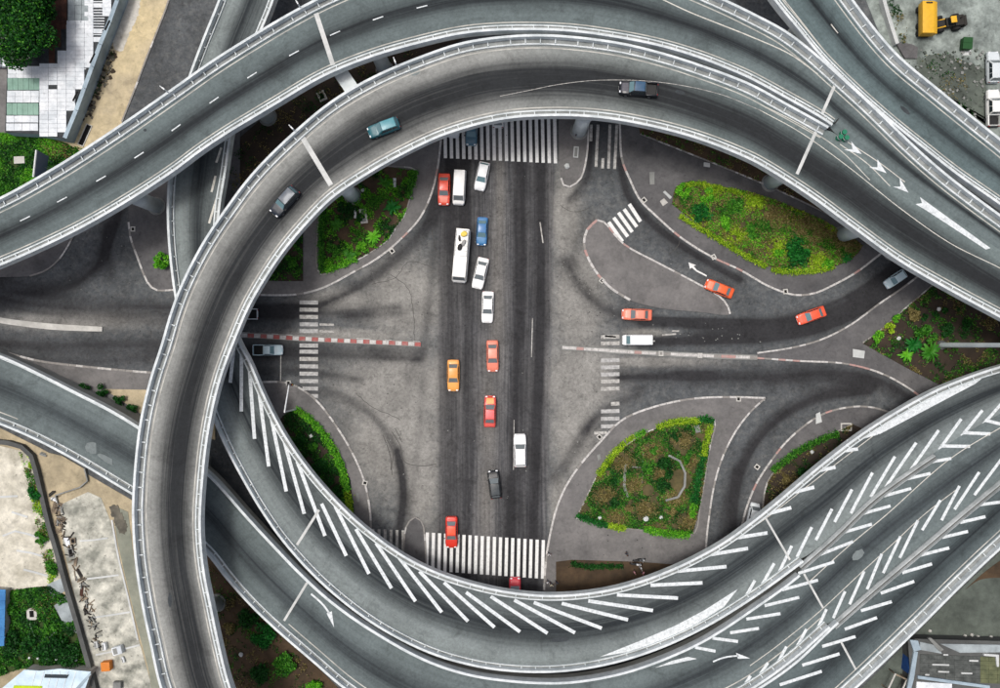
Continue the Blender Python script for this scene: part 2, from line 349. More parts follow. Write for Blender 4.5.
# dusty pale patches: polygon px
def ell(cx, cy, rx, ry): return (cx, cy, rx, ry)
DU = [ell(405,300,42,40), ell(400,390,60,40), ell(420,470,20,60), ell(395,440,50,50), ell(578,300,26,60), ell(580,380,38,40), ell(575,430,24,50), ell(566,220,14,50), ell(340,300,40,12), ell(500,200,5,90), ell(497,300,8,90), ell(488,420,9,70), ell(486,500,8,50), ell(70,320,70,8), ell(645,333,20,4), ell(560,500,10,30), ell(355,335,70,6), ell(640,362,70,5)]
def make_road():
    step = 2.0
    xs = np.arange(-60, 1061, step); ys = np.arange(-60, 749, step); X, Y = np.meshgrid(xs, ys)
    tr = np.zeros_like(X)
    def add_path(A, c, hw, st):
        m = hw*2.6; i0, i1 = np.searchsorted(xs, (c[:, 0].min()-m, c[:, 0].max()+m)); j0, j1 = np.searchsorted(ys, (c[:, 1].min()-m, c[:, 1].max()+m))
        if i1 <= i0 or j1 <= j0: return
        d = dist_poly(c, X[j0:j1, i0:i1], Y[j0:j1, i0:i1]); A[j0:j1, i0:i1] += st*np.exp(-(d/hw)**2)
    for q, hw, st in TR:
        add_path(tr, spline(q, step=12), hw, st)
    for q, hw, st in TR:                       # single wheel lines inside each path
        if len(q) < 3 or st < .3: continue
        c_ = spline(q, step=14); n_ = normals2(c_); ln = np.linspace(0, 1, len(c_))
        for k_ in range(5):
            o_ = RNG.normal(0, hw*.9); add_path(tr, c_+n_*(o_+2.5*np.sin(ln*5+k_)[:, None]), 2.3, .22*st)
    main = np.clip((X-436)/5, 0, 1)*np.clip((557-.0*Y-X-(Y-150)*.022)/4, 0, 1)*((Y > 60))
    du = np.zeros_like(X)
    for cx, cy, rx, ry in DU: du = np.maximum(du, np.exp(-(((X-cx)/rx)**2+((Y-cy)/ry)**2)*.9))
    du = np.where(main > .5, du*.8, np.clip(du*1.0+.15, 0, 1))
    ny, nx = X.shape; co = PA(np.stack([X.ravel(), Y.ravel()], 1), 0.0)
    idx = np.arange(nx*ny).reshape(ny, nx); f = np.stack([idx[1:, :-1], idx[1:, 1:], idx[:-1, 1:], idx[:-1, :-1]], -1).reshape(-1, 4)
    me = bpy.data.meshes.new('road'); me.vertices.add(len(co)); me.vertices.foreach_set('co', co.astype(np.float32).ravel())
    me.loops.add(len(f)*4); me.loops.foreach_set('vertex_index', f.astype(np.int32).ravel())
    me.polygons.add(len(f)); me.polygons.foreach_set('loop_start', np.arange(0, len(f)*4, 4, dtype=np.int32))
    for nm, a in (('track_shade', tr), ('main', main), ('dust', du)):
        at = me.attributes.new(nm, 'FLOAT', 'POINT'); at.data.foreach_set('value', a.astype(np.float32).ravel())
    s = NT('junction_asphalt')
    tr_, mn, ds = (s.attr(k).outputs['Fac'] for k in ('track_shade', 'main', 'dust'))
    sx = s.noise(1.0, 5, s.scalev((3.2, .10, 1)), .6)
    n1 = s.noise(.22, 6, rough=.68); n2 = s.noise(1.1, 5, rough=.7); n3 = s.noise(2.4, 7, rough=.82)
    dd = s.ramp(s.math('ADD', ds, s.math('MULTIPLY_ADD', n2, .9, -.45)), [(.12, 0.), (.85, 1.)])
    c = s.mix(dd, lin((84,88,90)), lin((140,139,134)))
    mainc = s.mix(s.ramp(sx, [(.3, 0.), (.7, 1.)]), lin((56,58,62)), lin((112,112,112)))
    mainc = s.mix(s.math('MULTIPLY', ds, .75), mainc, lin((128,125,119)))
    c = s.mix(mn, c, mainc)
    t = s.math('MULTIPLY', tr_, s.math('MULTIPLY_ADD', n2, .8, .6))
    t = s.math('MINIMUM', t, .95)
    c = s.mix(t, c, lin((46,46,48)))
    pt = s.ramp(n1, [(.36, .72), (.64, 1.1)])
    g = s.math('MAXIMUM', s.math('MULTIPLY_ADD', n3, 1.9, .05), .2)
    c = s.mix(1.0, s.mix(1.0, c, pt, 'MULTIPLY'), s.grey(g), 'MULTIPLY')
    gr = s.ramp(s.noise(.8, 6, rough=.75, dist=.8), [(.36, .70), (.48, 1.0), (.62, 1.0), (.72, 1.16)]); c = s.mix(1.0, c, gr, 'MULTIPLY')
    sp = s.ramp(s.noise(1.7, 2), [(.68, 1.), (.74, .55)]); c = s.mix(1.0, c, sp, 'MULTIPLY')
    s.bump(n3, .3, .012); s.fin(c, .85, 0, .25)
    me.materials.append(MATS['junction_asphalt']); me.update(calc_edges=True)
    return tag(obj('road', me), kind='structure')
road = make_road()

# ------------------------------------------------------------------ pavements, islands and kerbs
def ribbon(name, line, wpx, z, m, parent, jit=0.0):
    q = PA(spline(line, step=2.0), z)
    if jit:
        n_ = normals2(q); o = np.cumsum(RNG.normal(0, jit, len(q))); o -= np.linspace(0, o[-1], len(q)); q[:, :2] += n_*o[:, None]
    wd = wpx*SC/2; v, f = sweep(q, [(-wd, 0), (wd, 0)]); f = [a[::-1] for a in f]; return obj(name, newmesh(name, v, f, [m]), parent)
def off_px(line, d):
    q = spline(line, step=3); n_ = normals2(q); q = q.copy(); q[:, :2] += n_*d; return q
def kerb(line, parent, pat='wr', width=.34, h=.15, step=1.0, name='kerb', line_off=0):
    """kerb stones laid end to end along a traced line, painted in turn (w white, r red, g bare)"""
    q = PA(spline(line, step=2), 0.0); q = resample(q, step=step); n_ = normals2(q); b = MB()
    mi = {'w': 0, 'r': 1, 'g': 2}
    for i in range(len(q)-1):
        a, c = q[i], q[i+1]; t = c-a; t = t/np.linalg.norm(t); g = .02
        a2, c2 = a+t*g, c-t*g; na, nc = n_[i]*width/2, n_[i+1]*width/2
        hh = h+random.uniform(-.012, .012)
        v = []
        for z, ins in ((-.03, 1.0), (hh-.03, 1.0), (hh, .82)):
            v += [(a2[0]-na[0]*ins, a2[1]-na[1]*ins, z), (c2[0]-nc[0]*ins, c2[1]-nc[1]*ins, z), (c2[0]+nc[0]*ins, c2[1]+nc[1]*ins, z), (a2[0]+na[0]*ins, a2[1]+na[1]*ins, z)]
        f = [(0,1,5,4),(1,2,6,5),(2,3,7,6),(3,0,4,7),(4,5,9,8),(5,6,10,9),(6,7,11,10),(7,4,8,11),(8,9,10,11)]
        k = pat[int(random.random()*len(pat))]
        b.add(v, f, mi[k])
    if line_off: ribbon('kerb_line', [tuple(a) for a in off_px(line, line_off)], .85, .006, 'paint_faded', parent)
    return b.build(name, ['kerb_white', 'kerb_red', 'kerb_grey'], parent)
def pave(name, poly, m='paving', z=.12, smooth=False):
    return tag(slab(name, poly, -.04, z, m, smooth=smooth), kind='structure')
def SP(l, st=4): return [tuple(a) for a in spline(l, step=st)]

K1 = [(443,112),(441,140),(437,172),(431,195),(420,218),(400,240),(378,258),(350,274),(325,287),(300,294),(262,295),(225,293)]
pv = pave('pavement', SP(K1)+[(215,285),(260,210),(330,150),(400,112)])
kerb(K1, pv, 'wwwgwwr', .28, line_off=2.6)
K2 = [(235,384),(265,382),(288,383),(303,390),(318,402),(335,424),(352,452),(364,480),(370,510),(371,545),(372,585)]
pv2 = pave('pavement', SP(K2)+[(310,580),(240,470),(225,400)]); kerb(K2, pv2, 'wwwwg', .28, line_off=2.4)
K3 = [(404,590),(404,545),(407,525),(415,517),(422,522),(425,540),(426,590)]
pv3 = pave('traffic_island', SP(K3), 'paving_dark'); kerb(K3, pv3, 'gwgg', .22)
K4 = [(559,105),(559,150),(561,178),(565,187),(572,186),(581,178),(586,160),(588,140),(588,105)]
pv4 = pave('traffic_island', SP(K4), 'paving'); kerb(K4[2:], pv4, 'wwgw', .26)
K5 = [(619,100),(620,130),(622,160),(630,180),(640,200),(655,215),(680,237),(710,256),(740,270),(770,287),(795,295),(815,293),(835,284),(855,273),(880,254),(905,234)]
pv5 = pave('pavement', SP(K5)+[(940,215),(850,150),(750,90),(680,95)], 'paving_dark'); kerb(K5, pv5, 'wwwwgwr', .28, line_off=-2.6)
K6 = [(597,220),(604,222),(614,234),(625,245),(660,264),(700,285),(720,297),(727,305),(730,314),(700,312),(660,308),(630,300),(612,289),(600,277),(590,262),(584,245),(587,230)]
pv6 = pave('traffic_island', SP(K6+[K6[0]])[:-1], 'paving'); kerb(K6[:9], pv6, 'wwwwgr', .26, line_off=2.4); kerb(K6[11:]+[K6[0]], pv6, 'wgwrw', .34)
K7 = [(757,353),(790,348),(820,340),(850,325),(880,303),(905,286),(925,270),(945,252)]
K7b = [(757,358),(800,361),(840,363),(865,368),(885,375),(905,386),(925,400)]
pv7 = pave('pavement', SP(K7)+[(1060,240),(1060,420)]+SP(K7b)[::-1], 'paving_dark'); kerb(K7, pv7, 'wwg', .24); kerb(K7b, pv7, 'wgwrwg', .26)
K8a = [(544,590),(546,560),(549,540),(556,510),(565,488),(580,465),(600,442),(622,420),(650,408),(690,399),(730,397),(765,398)]
K8b = [(765,398),(750,412),(735,432),(722,458),(714,485),(709,516),(706,545),(706,600)]
pv8 = pave('pavement', SP(K8a)+SP(K8b)[1:]+[(700,640),(544,640)], 'paving'); kerb(K8a, pv8, 'wwwgw', .28, line_off=2.4); kerb(K8b, pv8, 'wwg', .26)
K9 = [(738,560),(740,535),(743,520),(748,503),(757,482),(770,462),(785,443),(805,425),(825,413),(850,407),(870,407),(895,414)]
pv9 = pave('pavement', SP(K9)+[(900,450),(800,540),(760,570)], 'paving_dark'); kerb(K9, pv9, 'wgwrwg', .26)
K10 = [(128,195),(129,222),(131,238),(138,258),(144,274),(149,284),(156,290),(176,290),(200,292)]
pv10 = pave('pavement', SP(K10)+[(240,280),(240,130),(128,150)], 'paving_dark'); kerb(K10[1:], pv10, 'wgww', .28)
K11 = [(-40,276),(10,277),(30,276),(45,271),(57,262),(66,250),(73,237),(82,215)]
pv11 = pave('pavement', SP(K11)+[(60,210),(-40,240)], 'paving_dark'); kerb(K11[2:], pv11, 'wg', .22)
K12 = [(-40,309),(0,317.5),(25,321),(50,323.5),(80,325.5),(102,326.8)]; K12b = [(102,331.5),(80,331),(50,329.5),(20,326),(0,323),(-40,314.5)]
pv12 = tag(slab('traffic_island', SP(K12)+SP(K12b), -.04, .22, 'concrete_cream', smooth=False), kind='structure')
K13 = [(-40,345),(0,351),(40,361),(80,366),(120,370),(160,373),(225,374)]
pv13 = pave('pavement', SP(K13)+[(225,430),(-40,400)], 'paving'); kerb(K13[1:], pv13, 'wgg', .3)
# divided carriageway: low red-and-white medians
def median(line, name='median_kerb'):
    q = PA(spline(line, step=2)); q = resample(q, step=.5); v, f = sweep(q, [(-.36, -.03), (-.36, .16), (.36, .16), (.36, -.03)], True)
    o = obj('traffic_island', newmesh('traffic_island', v, f, ['concrete_grey'])); tag(o, kind='structure')
    return o
ML = [(222,334.5),(260,336),(300,338.5),(350,341),(405,343.5),(421,344.5)]
md = median(ML)
b = MB(); q = resample(PA(spline(ML, step=2), .16), step=.9); MN = normals2(q)
for i in range(len(q)-1):
    a, c = q[i], q[i+1]; t = (c-a)/np.linalg.norm(c-a); n_ = np.array([*MN[i], 0])*.27
    v = [a+t*.03-n_, c-t*.03-n_, c-t*.03+n_, a+t*.03+n_]; v += [p+np.array([0, 0, .07]) for p in v]
    st_ = newmesh('kerb_stone', v, [(4,5,6,7),(0,1,5,4),(1,2,6,5),(2,3,7,6),(3,0,4,7)], ['kerb_white' if i % 2 else 'median_red'])
    obj('kerb_stone', st_, md)
kerb([(222,332),(260,333.3),(300,335.5),(350,338),(420,341.8)], md, 'wwgg', .13, .12)
MR = [(562,347.5),(600,350),(640,352.5),(700,355.5),(757,357.5)]
md2 = median(MR); kerb(MR, md2, 'wwgwrw', .42, .22); 
# ------------------------------------------------------------------ markings on the junction
def stripe(a, b_, wpx, z, m, parent, name='crosswalk_stripe'):
    """painted bar between two pixels"""
    A, B = np.array(P(*a, z)), np.array(P(*b_, z)); d = B-A; L = np.linalg.norm(d); d /= L; n_ = np.array([-d[1], d[0], 0])*wpx*(HC-z)/FPX/2
    return obj(name, newmesh(name, [A-n_, B-n_, B+n_, A+n_], [(0, 1, 2, 3)], [m]), parent)
ZM = .008
for i in range(19):
    x = 445.1+i*6.105; stripe((x-.4, 112+i*.2), (x+.4, 158+i*.29), 3.3, ZM, 'paint_white', road)
for i in range(-1, 19):
    x = 433.5+i*6.1; stripe((x, 533+i*.4), (x-.8, 571+i*.44), 3.2, ZM, 'paint_white', road)
for i in range(6):
    x = 373+i*6; stripe((x, 529+i*.3), (x, 549+i*.5), 2.8, ZM, 'paint_faded', road)
for j, y in enumerate([302.3,309.6,316.8,324.2,331,345.5,351.6,358.9,366.3,373.6,381,388.5,396]):
    if 333 < y < 340: continue
    x0 = 299.5+(3 if y > 385 else 0)+(5 if y > 395 else 0)
    stripe((x0, y), (318, y+.2), 3.9, ZM, 'paint_faded' if y in (358.9, 309.6, 316.8) else 'paint_side', road)
for y in (324.4, 331.2): stripe((319.5, y), (334, y+.4), 2.2, ZM, 'paint_faded', road)
for y in (337,343.6,360.5,367.5,374.6,381.6,389,404,411.5,419,426.5,433.2):
    x0 = 611 if y == 404 else 601
    if y > 430: stripe((594, y), (607, y-.5), 2.8, ZM, 'paint_faded', road); continue
    stripe((x0, y), (619.5, y-.5), 3.8, ZM, 'paint_faded' if y in (337,343.6,381.6,389,404) else 'paint_side', road)
for (a, c) in (((435,200),(490,278)),((455,182),(511,258)),((474,162),(529,240)),((496,148),(547,219)),((517,128),(562,198))):
    stripe((500+a[0]/4, 172+a[1]/4), (500+c[0]/4, 172+c[1]/4), 3.6, ZM, 'paint_white', road)
for (a, c, m) in (((258,90),(255,195),'paint_faded'),((300,90),(287,355),'paint_faded'),((375,90),(366,365),'paint_faded'),((418,90),(404,368),'paint_faded'),((331,300),(328,365),'paint_faded')):
    stripe((550+a[0]/6.25, 110+a[1]/6.25), (550+c[0]/6.25, 110+c[1]/6.25), 2.8, ZM, m, road)
# lane remnants on the main road, stop lines
for a, c, wd in (((532.5,318),(531.5,357),.9),((540,222),(543,243),1.2),((514,420),(513.5,470),.7),((281,345),(280.5,381),1.0)):
    stripe(a, c, wd, ZM-.003, 'paint_faded', road, 'lane_line')
for a, c in (((640,342),(655,341)),((662,335),(676,334)),((672,331),(679,331)),((605,336),(616,337))): stripe(a, c, 1.6, ZM, 'paint_faded', road, 'worn_marking')
def polymark(name, pts, z, m, parent, world=True):
    w_ = PA(pts, z); b = list(map(tuple, w_)); a = sum(b[i][0]*b[(i+1) % len(b)][1]-b[(i+1) % len(b)][0]*b[i][1] for i in range(len(b)))
    if a < 0: b = b[::-1]
    return obj(name, newmesh(name, b, [tuple(range(len(b)))], [m]), parent, world)
polymark('arrow_marking', [(706.5,276.6),(706.9,275.2),(697,270),(693.6,266.2),(696,265),(688.5,262.3),(690,268.7),(692,267.6),(696,271.3)], ZM, 'paint_white', road)
# tyre scuffs and sealed cracks
mat('seal', (84,82,78), (62,61,59), 1, 6, .3); mat('scuff', (88,86,83), (66,65,63), 1.2, 6, .35)
for l in ([(390,275),(405,287),(411,305),(414,330),(415,345)],[(395,278),(410,262),(432,268)],[(432,228),(436,250)],[(372,285),(395,278)],[(355,393),(375,408),(400,420)],[(560,205),(575,212),(590,208)],[(668,255),(678,246),(680,240)]):
    ribbon('sealed_crack', l, .5, .005, 'seal', road, .05)
for l in ([(392,432),(400,445),(405,462),(425,466),(436,464)],[(395,428),(402,442)],[(383,435),(390,455),(392,475)],[(387,440),(393,452),(391,470)],[(720,300),(728,310),(726,318)],[(700,290),(716,300)]):
    ribbon('tyre_scuff', l, .7, .0055, 'scuff', road)
# ------------------------------------------------------------------ viaducts
WP = 1.30                                   # width of parapet + edge walk + kerb
POST = {}
def post_mesh(kind):
    if kind not in POST:
        b = MB()
        k2 = .38+.44*(2*kind-1); b.box(-.06, .06, .26, k2, .30, .40); b.box(-.08, .08, k2-.08*kind, k2+.02, .12, .42)
        POST[kind] = newmesh('railing_post', b.v, b.f, ['concrete_rim'])
    return POST[kind]
class Deck: pass
def viaduct(label, name, E0, E1, z, m, par0=None, par1=None, posts=True, depth=1.6, wall=False, lines=(True, True), ws=(1.0, 1.0)):
    """E0, E1: traced edges (pixels, outer rim).  z: height or function of pixel x.  par0/1: predicate(px) where the edge carries a parapet"""
    zf = z if callable(z) else (lambda p: np.full(len(p), float(z)))
    a, c = spline(E0, step=1.0), spline(E1, step=1.0)
    RH = .9
    wa = PA(a, zf(a)+RH); wc = PA(c, zf(c)+RH); wa[:, 2] -= RH; wc[:, 2] -= RH
    L = .5*(np.linalg.norm(np.diff(wa, axis=0), axis=1).sum()+np.linalg.norm(np.diff(wc, axis=0), axis=1).sum())
    n = int(L/.9)
    wa, wc = resample(wa, n), resample(wc, n); pa, pc = resample(a, n), resample(c, n)
    D = Deck(); D.a, D.c, D.n, D.L = wa, wc, n, L
    mid = (wa+wc)/2; k = n//2
    root = empty(name, (mid[k][0], mid[k][1], 0)); tag(root, label, 'viaduct', 'curved viaducts of the interchange'); D.root = root
    def inset(w_, o_, pr, p_):
        nn = normals2(w_); sgn = np.sign(((o_-w_)[:, :2]*nn).sum(1)); sgn = 1.0 if np.median(sgn) > 0 else -1.0
        has = np.array([1.0 if (pr is None or pr(q)) else 0.0 for q in p_]); return nn*sgn, has, sgn
    na, ha, sa_ = inset(wa, wc, par0, pa); nc, hc, sc_ = inset(wc, wa, par1, pc)
    ia = wa.copy(); ia[:, :2] += na*(ha*.2)[:, None]; ic = wc.copy(); ic[:, :2] += nc*(hc*.2)[:, None]
    D.ia, D.ic, D.na, D.nc, D.ha, D.hc = ia, ic, na, nc, ha, hc
    # carriageway
    M = 12; tt = np.linspace(0, 1, M+1); v = []; uv = []
    for i in range(n):
        Wd = np.linalg.norm(ic[i]-ia[i])
        for t in tt: v.append(ia[i]*(1-t)+ic[i]*t); uv.append((i*L/n, (t*Wd-1.05)/(Wd-2.1)))
    f = []
    for i in range(n-1):
        for j in range(M):
            q = (i*(M+1)+j, i*(M+1)+j+1, (i+1)*(M+1)+j+1, (i+1)*(M+1)+j); f.append(q if sa_ < 0 else q[::-1])
    me = newmesh('carriageway', v, f, [m], uv=uv)
    if me.polygons[0].normal.z < 0: me.flip_normals()
    D.road = obj('carriageway', me, root, True)
    # box girder underneath
    v = []
    for i in range(n):
        A, C = wa[i], wc[i]; dn = np.array([0, 0, 1.0])
        zb = A[2]+.3 if wall else depth
        v += [A-dn*.0+np.r_[na[i]*.05, -.03], A-dn*.34+np.r_[na[i]*.05, 0], A*.78+C*.22-dn*(zb if wall else .9), A*.70+C*.30-dn*zb, A*.30+C*.70-dn*zb, A*.22+C*.78-dn*(zb if wall else .9), C-dn*.34+np.r_[nc[i]*.05, 0], C+np.r_[nc[i]*.05, -.03]]
    if wall:
        v = []
        for i in range(n):
            A, C = wa[i], wc[i]; g = np.array([0, 0, -.1])
            v += [A+np.r_[na[i]*.02, -.03]]+[np.r_[(A+np.r_[na[i]*.02, 0])[:2], min(A[2]-.5, -.05 if A[2] < 5 else A[2]-1.6)]]*1+[np.r_[(C+np.r_[nc[i]*.02, 0])[:2], min(C[2]-.5, -.05 if C[2] < 5 else C[2]-1.6)], C+np.r_[nc[i]*.02, -.03]]
        kk = 4
    else: kk = 8
    f = [(i*kk+j, i*kk+j+1, (i+1)*kk+j+1, (i+1)*kk+j) for i in range(n-1) for j in range(kk-1)]
    me = newmesh('girder', v, f, ['concrete_grey']); D.girder = obj('girder', me, root, True)
    bm = bmesh.new(); bm.from_mesh(me); bmesh.ops.recalc_face_normals(bm, faces=bm.faces); bm.to_mesh(me); bm.free()
    # parapets, edge walks, kerbs, posts
    for w_, nn, h_, sg, wk in ((wa, na, ha, sa_, ws[0]), (wc, nc, hc, sc_, ws[1])):
        runs = []; i = 0
        while i < n:
            if h_[i]:
                j = i
                while j+1 < n and h_[j+1]: j += 1
                if j-i > 2: runs.append((i, j))
                i = j+1
            else: i += 1
        for i, j in runs:
            path = w_[i:j+1]; 
            def sw(prof, nm, mt, par):
                vv, ff = [], []
                mm = len(prof)
                for p, q in zip(path, nn[i:j+1]):
                    for d, h in prof: vv.append((p[0]+q[0]*d, p[1]+q[1]*d, p[2]+h))
                for r in range(len(path)-1):
                    for s_ in range(mm):
                        t_ = (s_+1) % mm; ff.append((r*mm+s_, (r+1)*mm+s_, (r+1)*mm+t_, r*mm+t_))
                ff += [tuple(range(mm-1, -1, -1)), tuple((len(path)-1)*mm+s_ for s_ in range(mm))]
                me_ = newmesh(nm, vv, ff, [mt])
                bm_ = bmesh.new(); bm_.from_mesh(me_); bmesh.ops.recalc_face_normals(bm_, faces=bm_.faces); bm_.to_mesh(me_); bm_.free()
                return obj(nm, me_, par, True)
            pp = sw([(0, -.36), (0, .95), (.30, .95), (.33, -.2), (.33, -.36)], 'parapet', 'concrete_rim', root)
            k1, k2 = .36+.44*(2*wk-1), .38+.44*(2*wk-1)
            sw([(.36, -.2), (.36, .12), (k1, .12), (k1, -.2)], 'edge_walk', 'walk_pale', root)
            sw([(k2, -.2), (k2, .2), (k2+.04*wk, .23), (k2+.16*wk, .23), (k2+.2*wk, .18), (k2+.2*wk, -.2)], 'kerb', 'concrete_rim', root)
            if posts:
                stp = 2.05*n/L; r = i+1.0
                while r < j:
                    q = int(r); o = bpy.data.objects.new('railing_post', post_mesh(wk)); COL.objects.link(o); o.parent = pp
                    o.location = tuple(w_[q]); o.rotation_euler = (0, 0, math.atan2(nn[q][1], nn[q][0])-math.pi/2); r += stp
    # edge lines
    for (w_, nn, on, hh) in ((wa, na, lines[0], ha), (wc, nc, lines[1], hc)):
        if not on: continue
        v = []; 
        for p, q in zip(w_, nn): v += [(p[0]+q[0]*1.28, p[1]+q[1]*1.28, p[2]+.007), (p[0]+q[0]*1.42, p[1]+q[1]*1.42, p[2]+.007)]
        f = [(2*i, 2*i+1, 2*i+3, 2*i+2) for i in range(n-1) if hh[i] and hh[i+1]]
        me = newmesh('edge_line', v, f, ['edge_cream'])
        if me.polygons[0].normal.z < 0: me.flip_normals()
        obj('edge_line', me, root, True)
    D.zf = zf
    return D
def zat(D, px): return float(D.zf(np.array([px], float))[0])
def deckstripe(D, a, c, wpx0, m='paint_deck', name='chevron_stripe', dz=.009, z=None):
    z = zat(D, a) if z is None else z; z2 = z+dz; wpx = wpx0*(1.0 if name == 'chevron_stripe' else 1)
    A, B = np.array(P(*a, z2)), np.array(P(*c, z2))
    d = B-A; d /= np.linalg.norm(d); n_ = np.array([-d[1], d[0], 0])*wpx*(HC-z2)/FPX/2
    return obj(name, newmesh(name, [A-n_, B-n_, B+n_, A+n_], [(0, 1, 2, 3)], [m]), D.root, True)
def pier(D, px, r=1.0, head=3.4, ang=0.0, top=None):
    z = (zat(D, px) if top is None else top)-1.5; x, y, _ = P(*px)
    b = MB(); b.tube((x, y, -.1), (x, y, z-.9), r, r*.96, 20, caps=True)
    o = b.build('pier', ['pier_concrete'], D.root, True, True)
    h = MB(); h.tube((x, y, z-1.2), (x, y, z-.6), r, r*1.5, 20); h.box(x-head/2, x+head/2, y-.75, y+.75, z-.6, z-.1, 0, ang, (x, y))
    h.build('pier_head', ['pier_concrete'], o, False)
    f = MB(); f.tube((x, y, -.05), (x, y, .22), r*1.35, r*1.25, 20); f.build('pier_footing', ['concrete_grey'], o)
    return o

ZA, ZB, ZC, ZD, ZF = 12.0, 12.006, 12.0, 6.2, 6.2
GORE = [(842,134),(870,156),(900,178),(940,205),(1000,246),(1060,288),(1160,360)]
A_out = [(215,810),(185,750),(160,688),(150,645),(141,602),(134.5,558),(132,516),(132.5,494),(136,449),(141,415),(150,378),(161,344),(170,313),(181,284),(202,243),(226,207),(252,173),(292,133),(332,100),(375,75),(425,54),(462,42),(500,36),(535,34),(570,35.5),(620,42),(662,52),(700,64),(750,83),(787,103),(825,124)]+GORE
A_in = [(290,800),(258,750),(231,688),(220,646),(212,608),(205,573),(201.5,541),(201,516),(203,484),(206.5,449),(213,411),(222,376),(235,341),(249,308),(263,283),(283,253),(307,224),(333,198),(370,173),(402,155),(445,135),(500,120),(550,116),(600,118),(650,126.5),(700,140),(750,160),(770,171),(812,198),(850,226),(900,262),(950,291),(1000,318),(1060,350),(1160,410)]
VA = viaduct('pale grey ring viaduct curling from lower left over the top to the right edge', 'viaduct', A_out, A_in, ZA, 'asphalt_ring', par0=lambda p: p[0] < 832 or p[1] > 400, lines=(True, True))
B_out = [(-160,262),(-80,232),(0,197),(42,174),(75,154),(125,121),(175,86),(212,60),(250,36),(287,14),(325,-6),(380,-28),(450,-46),(530,-52),(610,-44),(680,-20),(725,-1),(752,12),(787,31),(812,50),(838,73),(872,104),(912,143),(940,168),(965,188),(1000,214),(1060,256),(1160,325)]
B_in = [(-140,318),(-60,290),(0,266),(37,250),(82,228),(132,199),(176,170),(200,152),(230,132),(250,120),(275,105),(325,76),(375,56),(425,42),(462,34),(500,30.5),(562,31),(612,37),(660,46.5),(700,58.5),(732,71),(750,79),(787,99),(825,121)]+GORE
VB = viaduct('blue-grey outer viaduct sweeping from the left edge up and along the top edge', 'viaduct', B_out, B_in, ZB, 'asphalt_outer', par1=lambda p: p[0] < 832)
C_in = [(735,-70),(758,-25),(774,0),(796,27),(821,57),(851,87),(888,120),(925,150),(957,175),(1000,205),(1060,247),(1160,315)]
C_out = [(800,-90),(822,-45),(848,-8),(880,34),(902,58),(938,88),(975,118),(1000,138),(1060,186),(1160,255)]
VC = viaduct('straight grey viaduct crossing the upper right corner beside the dirt yard', 'viaduct', C_in, C_out, ZC, 'asphalt_corner')
D_in = [(300,-80),(286,-35),(271,8),(256,45),(242,90),(232,132),(226,172),(220,210),(218,250),(222,290),(232,322),(241,344),(250,361),(266,398),(286,436),(313,474),(350,514),(380,539),(410,559),(445,575),(500,590),(550,595),(600,591),(640,581),(687,562),(725,541),(750,523),(775,503),(825,461),(862,433),(900,409),(937,389),(975,374),(1000,366),(1060,350),(1160,330)]
D_END = [(832,540),(875,499),(915,470),(950,446),(1000,417),(1060,388),(1160,350)]
D_out = [(245,-100),(232,-40),(218,0),(200,45),(184,90),(174,135),(168,180),(167,222),(171,272),(178,315),(190,362),(205,400),(224,445),(248,490),(262,513),(281,540),(310,573),(342,602),(380,629),(425,652),(462,664),(500,671),(550,673),(600,667),(650,653),(700,631),(750,601),(800,565)]+D_END
VD = viaduct('mid-level viaduct with long white chevrons along its inner edge sweeping past the lower crosswalk', 'viaduct', D_out, D_in, ZD, 'asphalt_inner', par0=lambda p: p[0] < 805, lines=(False, False), ws=(.66, 1.0))
def zE(p): return 2.4+(6.212-2.4)*np.clip((p[:, 0]-20)/260, 0, 1)
E_in = [(-150,300),(-70,328),(0,355),(25,366),(75,391),(112,410),(140,427),(175,449),(207,472),(250,519),(275,546),(302,574),(333,602),(376,632),(425,659),(462,672),(500,679),(562,682),(612,675),(652,663),(702,641),(752,609),(802,572)]+D_END
E_END = [(835,624),(880,585),(925,547),(960,517),(1000,484),(1060,435),(1160,380)]
E_out = [(-170,370),(-90,394),(0,425),(37,441),(75,461),(112,483),(150,507),(205,553),(225,578),(250,606),(275,630),(312,662),(345,690),(385,716),(430,737),(490,752),(560,754),(620,744),(680,723),(744,694.5),(791,662.5)]+E_END
VE = viaduct('low viaduct climbing from the left edge under the ring, with a curved white arrow', 'viaduct', E_in, E_out, zE, 'asphalt_low', par0=lambda p: p[0] < 805, par1=lambda p: p[0] < 838, wall=True, lines=(False, True), ws=(.66, .8))
F_in = [(540,800),(620,765),(686,730),(758,688),(795,662)]+E_END
F_out = [(560,880),(680,830),(770,765),(855,690),(887,660),(925,623),(962,586),(1000,550),(1060,498),(1160,440)]
VF = viaduct('viaduct with short white bars crossing the lower right corner above the rooftops', 'viaduct', F_in, F_out, ZF, 'asphalt_merge', par0=lambda p: p[0] < 838, lines=(False, True), ws=(.66, 1.0))
